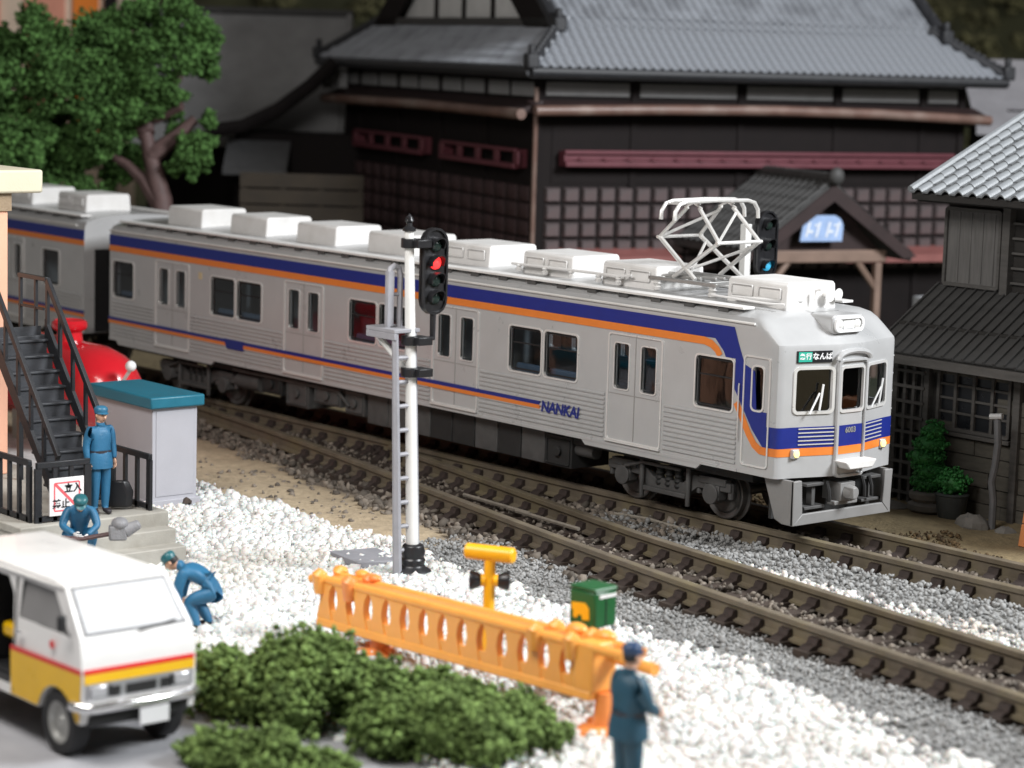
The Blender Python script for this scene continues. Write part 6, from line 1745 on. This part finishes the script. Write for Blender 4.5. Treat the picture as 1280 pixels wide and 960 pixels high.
# entrance porch
pc, hw, pt = 6.15, 2.3, -3.3
ob('porch_roof', sb().prism([(pc-hw, 2.95), (pc, 4.58), (pc+hw, 2.82), (pc+hw, 2.66), (pc, 4.40), (pc-hw, 2.79)], lambda a, c, tt: (a, tt, c), pt-0.35, 0.05), ROOFD, se_)
pr_ = thing('porch_tiles', None, None, SO, 0); pr_.parent = se_; pr_.location = (0, 0, 0); WORLD[pr_.name] = wm(se_)
aP = math.atan2(1.63, hw)
tmP = tile_mesh('roof_tile', 0.30, 0.42, ROOFD, 0.07)
for sg in (-1, 1):
    for j in range(7):
        for i in range(12):
            q = 0.33*j
            inst('roof_tile', tmP, pr_, (pc+sg*(hw-q), pt-0.2+i*0.30, 2.97+q*1.63/hw*(1.0 if sg < 0 else 1.04)+0.3-(0.10 if sg > 0 else 0)), (aP, 0, -math.pi/2 if sg < 0 else math.pi/2))
ob('porch_ridge', sb().tube([(pc, pt-0.45, 4.66), (pc, 0.1, 4.66)], 0.14, 8).ball((pc, pt-0.45, 4.72), (0.2, 0.15, 0.22), 10, 8), ROOFD, se_)
for sg in (-1, 1):
    ob('porch_bargeboard', sb().prism([(pc+sg*(hw+0.1), 2.78), (pc, 4.52), (pc, 4.12), (pc+sg*(hw-0.25), 2.72)], lambda a, c, tt: (a, tt, c), pt-0.42, pt-0.30), DBR, se_)
    ob('porch_post', sb().box((pc+sg*1.55-0.09, pt-0.09, -0.3), (pc+sg*1.55+0.09, pt+0.09, 2.6)), TAN, se_, bevel=0.02)
    ob('porch_brace', sb().tube([(pc+sg*1.5, pt, 2.0), (pc+sg*0.9, pt, 2.72)], 0.08, 6), TAN, se_)
ob('porch_beam', sb().box((pc-1.75, pt-0.1, 2.62), (pc+1.75, pt+0.1, 2.92)), TAN, se_, bevel=0.03)
ob('porch_beam', sb().box((pc-1.65, pt, 2.62), (pc-1.5, 0, 2.8)).box((pc+1.5, pt, 2.62), (pc+1.65, 0, 2.8)), TAN, se_)
ob('gable_panel', sb().prism([(pc-1.6, 2.9), (pc-0.2, 4.2), (pc+0.2, 4.2), (pc+1.6, 2.9)], lambda a, c, tt: (a, tt, c), pt+0.02, pt+0.06), DBR, se_)
NOR = mat('blue_white_sign', (0.36, 0.50, 0.78), 0.5, 0.12, 3, 0)
nn = thing('noren_sign', 'pale blue arched curtain sign under the bathhouse entrance gable', 'sign', tuple(SM @ Vector((pc, pt-0.1, 3.2))), TH)
poly = [(pc-0.86, 3.16), (pc+0.30, 3.16), (pc+0.32, 3.55), (pc+0.24, 3.70), (pc+0.08, 3.78), (pc-0.60, 3.78), (pc-0.74, 3.70), (pc-0.80, 3.56)]
ob('sign_cloth', sb().prism(poly, lambda a, c, tt: (a, tt, c), pt-0.34, pt-0.28), NOR, nn)
sw = mat('sign_white_cloth', (0.78, 0.82, 0.88), 0.5, 0.05)
q = sb()
for k, x in enumerate((-0.68, -0.40, -0.12, 0.14)):
    q.prism([(pc+x-0.06, 3.26), (pc+x+0.0, 3.26), (pc+x+0.10, 3.62), (pc+x+0.03, 3.62)], lambda a, c, tt: (a, tt, c), pt-0.352, pt-0.34)
    if k % 2 == 0: q.box((pc+x+0.04, pt-0.352, 3.36), (pc+x+0.16, pt-0.34, 3.43))
    else: q.box((pc+x-0.08, pt-0.352, 3.52), (pc+x+0.02, pt-0.34, 3.57))
ob('sign_strokes', q, sw, nn)
bx_ = tag(ob('white_crate', B(SM).box((8.9, pt-0.5, 1.35), (9.7, pt+0.2, 1.75)).box((8.95, pt-0.4, -0.3), (9.65, pt+0.1, 1.35)), mat('crate_white', (0.55, 0.57, 0.6), 0.5, 0.1), bevel=0.04), 'pale stand beside the bathhouse porch post', 'stand')

# ------------------------------------------------------------------ behind and left of the bathhouse
VR = math.atan2(0.76, 0.65)
def local(x, y): return Matrix.Translation((x, y, 0)) @ Matrix.Rotation(VR, 4, 'Z')
GREYR = mat('plain_grey_roof', (0.27, 0.27, 0.272), 0.7, 0.12, 1.5, 0.01, 20)
nb = thing('side_building', 'plain grey roofed building left of the bathhouse behind the tree', 'building', (-34.2, 13.5, -0.3), VR)
M = local(-34.2, 13.5)
ob('wall', B(M).box((-3.4, 0.3, -0.3), (2.2, 6, 4.9)), BLK, nb)
ob('roof', B(M).prism([(-0.5, 4.55), (2.6, 8.35), (6.5, 4.6), (6.5, 4.4), (2.6, 8.15), (-0.5, 4.4)], lambda a, c, tt: (tt, a, c), -3.8, 2.5), GREYR, nb)
ob('ridge', B(M).tube([(-3.8, 2.6, 8.4), (2.5, 2.6, 8.4)], 0.12, 8), ROOFD, nb)
ob('verge', B(M).tube([(2.4, -0.5, 4.6), (2.4, 2.6, 8.4)], 0.1, 8), PLAS, nb)
an = thing('side_annex', 'dark low wing with sweeping black eave between tree and bathhouse', 'building', (-31.2, 13.2, -0.3), VR)
M = local(-31.2, 13.2)
ob('wall', B(M).box((-2.2, 0.2, -0.3), (1.6, 3, 4.9)), BLK, an)
sw_ = B(M); pts = [(-2.9, -0.6, 4.95), (-1.9, -0.6, 5.1), (-0.9, -0.55, 5.6), (0.0, -0.5, 6.3), (0.7, -0.5, 7.0)]
sw_.tube(pts, 0.2, 8)
ob('sweeping_eave', sw_, BLK, an)
ob('roof', B(M).grid([[(p[0], p[1]+dy, p[2]-0.1+dy*0.15) for dy in (0.0, 3.2)] for p in pts]), GREYR, an)
ob('lower_roof', B(M).prism([(-1.0, 3.9), (0.3, 4.75), (0.3, 4.6), (-1.0, 3.75)], lambda a, c, tt: (tt, a, c), -2.4, -0.6), mat('dim_roof', (0.11, 0.11, 0.112), 0.7, 0.12), an)
fn_ = thing('plank_fence', 'brown horizontal plank fence under the tree beside the dark wing', 'fence', (-25.7, 9.0, -0.3), VR)
M = local(-25.7, 9.0)
FBR = mat('fence_brown', (0.035, 0.026, 0.017), 0.75, 0.25, 2, 0.01, 25)
for k in range(10):
    z = 0.0+k*0.42
    ob('plank', B(M).box((-1.6, -0.03+0.02*(k % 2), z), (1.6, 0.03+0.02*(k % 2), z+0.37)), FBR, fn_)
for x in (-1.5, -0.5, 0.5, 1.5): ob('post', B(M).box((x-0.07, 0.03, -0.3), (x+0.07, 0.17, 4.1)), FBR, fn_)
ob_ = thing('orange_building', 'blurred cream and orange building behind the tree at the top left', 'building', (-51.0, 16.0, -0.3), VR)
M = local(-51.0, 16.0)
CRM = mat('cream_wall', (0.78, 0.62, 0.48), 0.7, 0.1, 1, 0.01); ORP = mat('orange_panel', (0.9, 0.24, 0.02), 0.5, 0.1, 1, 0.0); SAL = mat('salmon_panel', (0.75, 0.32, 0.22), 0.6, 0.1, 1, 0.0)
ob('wall', B(M).box((-7.0, 0, -0.3), (2.2, 5, 11)), CRM, ob_)
ob('panel', B(M).box((-0.9, -0.1, 4), (0.5, 0.0, 11)), SAL, ob_)
ob('panel', B(M).box((0.8, -0.12, 4), (1.7, 0.0, 11)), ORP, ob_)
for k in range(5): ob('pilaster', B(M).box((-6.8+k*1.2, -0.15, 4), (-6.6+k*1.2, 0, 11)), SAL, ob_)
ob('corner_post', B(M).box((1.9, -0.15, -0.3), (2.3, 0.3, 11)), BLK, ob_)
gr_ = thing('neighbour_house', 'pale grey roof corner right of the bathhouse, above the wooden house', 'house', (-16.0, 29.0, -0.3), VR)
M = local(-16.0, 29.0)
ob('wall', B(M).box((-2.2, 0.4, -0.3), (6, 6, 6.2)), BLK, gr_)
ob('roof', B(M).prism([(-0.4, 5.7), (3.0, 7.6), (6.6, 5.7), (6.6, 5.5), (3.0, 7.4), (-0.4, 5.5)], lambda a, c, tt: (tt, a, c), -3.2, 6.5), mat('pale_grey_roof', (0.34, 0.33, 0.35), 0.6, 0.12, 1.5, 0.01), gr_)
# wooded slope closing the view
HILL = mat('hill_moss', (0.08, 0.082, 0.04), 0.95, 0.4, 0.5, 0.05, 8)
hb = B()
xs = np.linspace(-34, 60, 48); ys = np.linspace(0, 30, 14)
hb.M = Matrix.Translation((-63, 40, 0)) @ Matrix.Rotation(VR, 4, 'Z')
hb.grid([[(x, y, -1.0+13.5*(1-math.exp(-(y/7.0)))+0.9*math.sin(x*0.35+y*.2)+0.6*math.sin(x*0.9+1+y*0.7)) for y in ys] for x in xs])
tag(ob('hillside', hb, HILL, ang=180, kind='structure'), 'dark mossy slope behind the buildings')
sc = []
HM_ = hb.M
for k in range(420):
    x, y = random.uniform(-30, 58), random.uniform(1, 16)
    z = -1.0+13.5*(1-math.exp(-(y/7.0)))+0.9*math.sin(x*0.35+y*.2)+0.6*math.sin(x*0.9+1+y*0.7)
    p_ = HM_ @ Vector((x, y, z)); r_ = random.uniform(0.5, 1.1)
    sc.append((tuple(p_), (r_, r_, r_*0.7)))
HF = mat('hill_foam', (0.21, 0.20, 0.10), 0.9, 0.5, 0.35, 0.0, 10, island=0.45)
fo = foliage('hillside_shrubs', sc, HF, None, 130, 0.16, shell=0.7)
tag(fo, 'mottled dark green foam cover on the slope', kind='stuff')
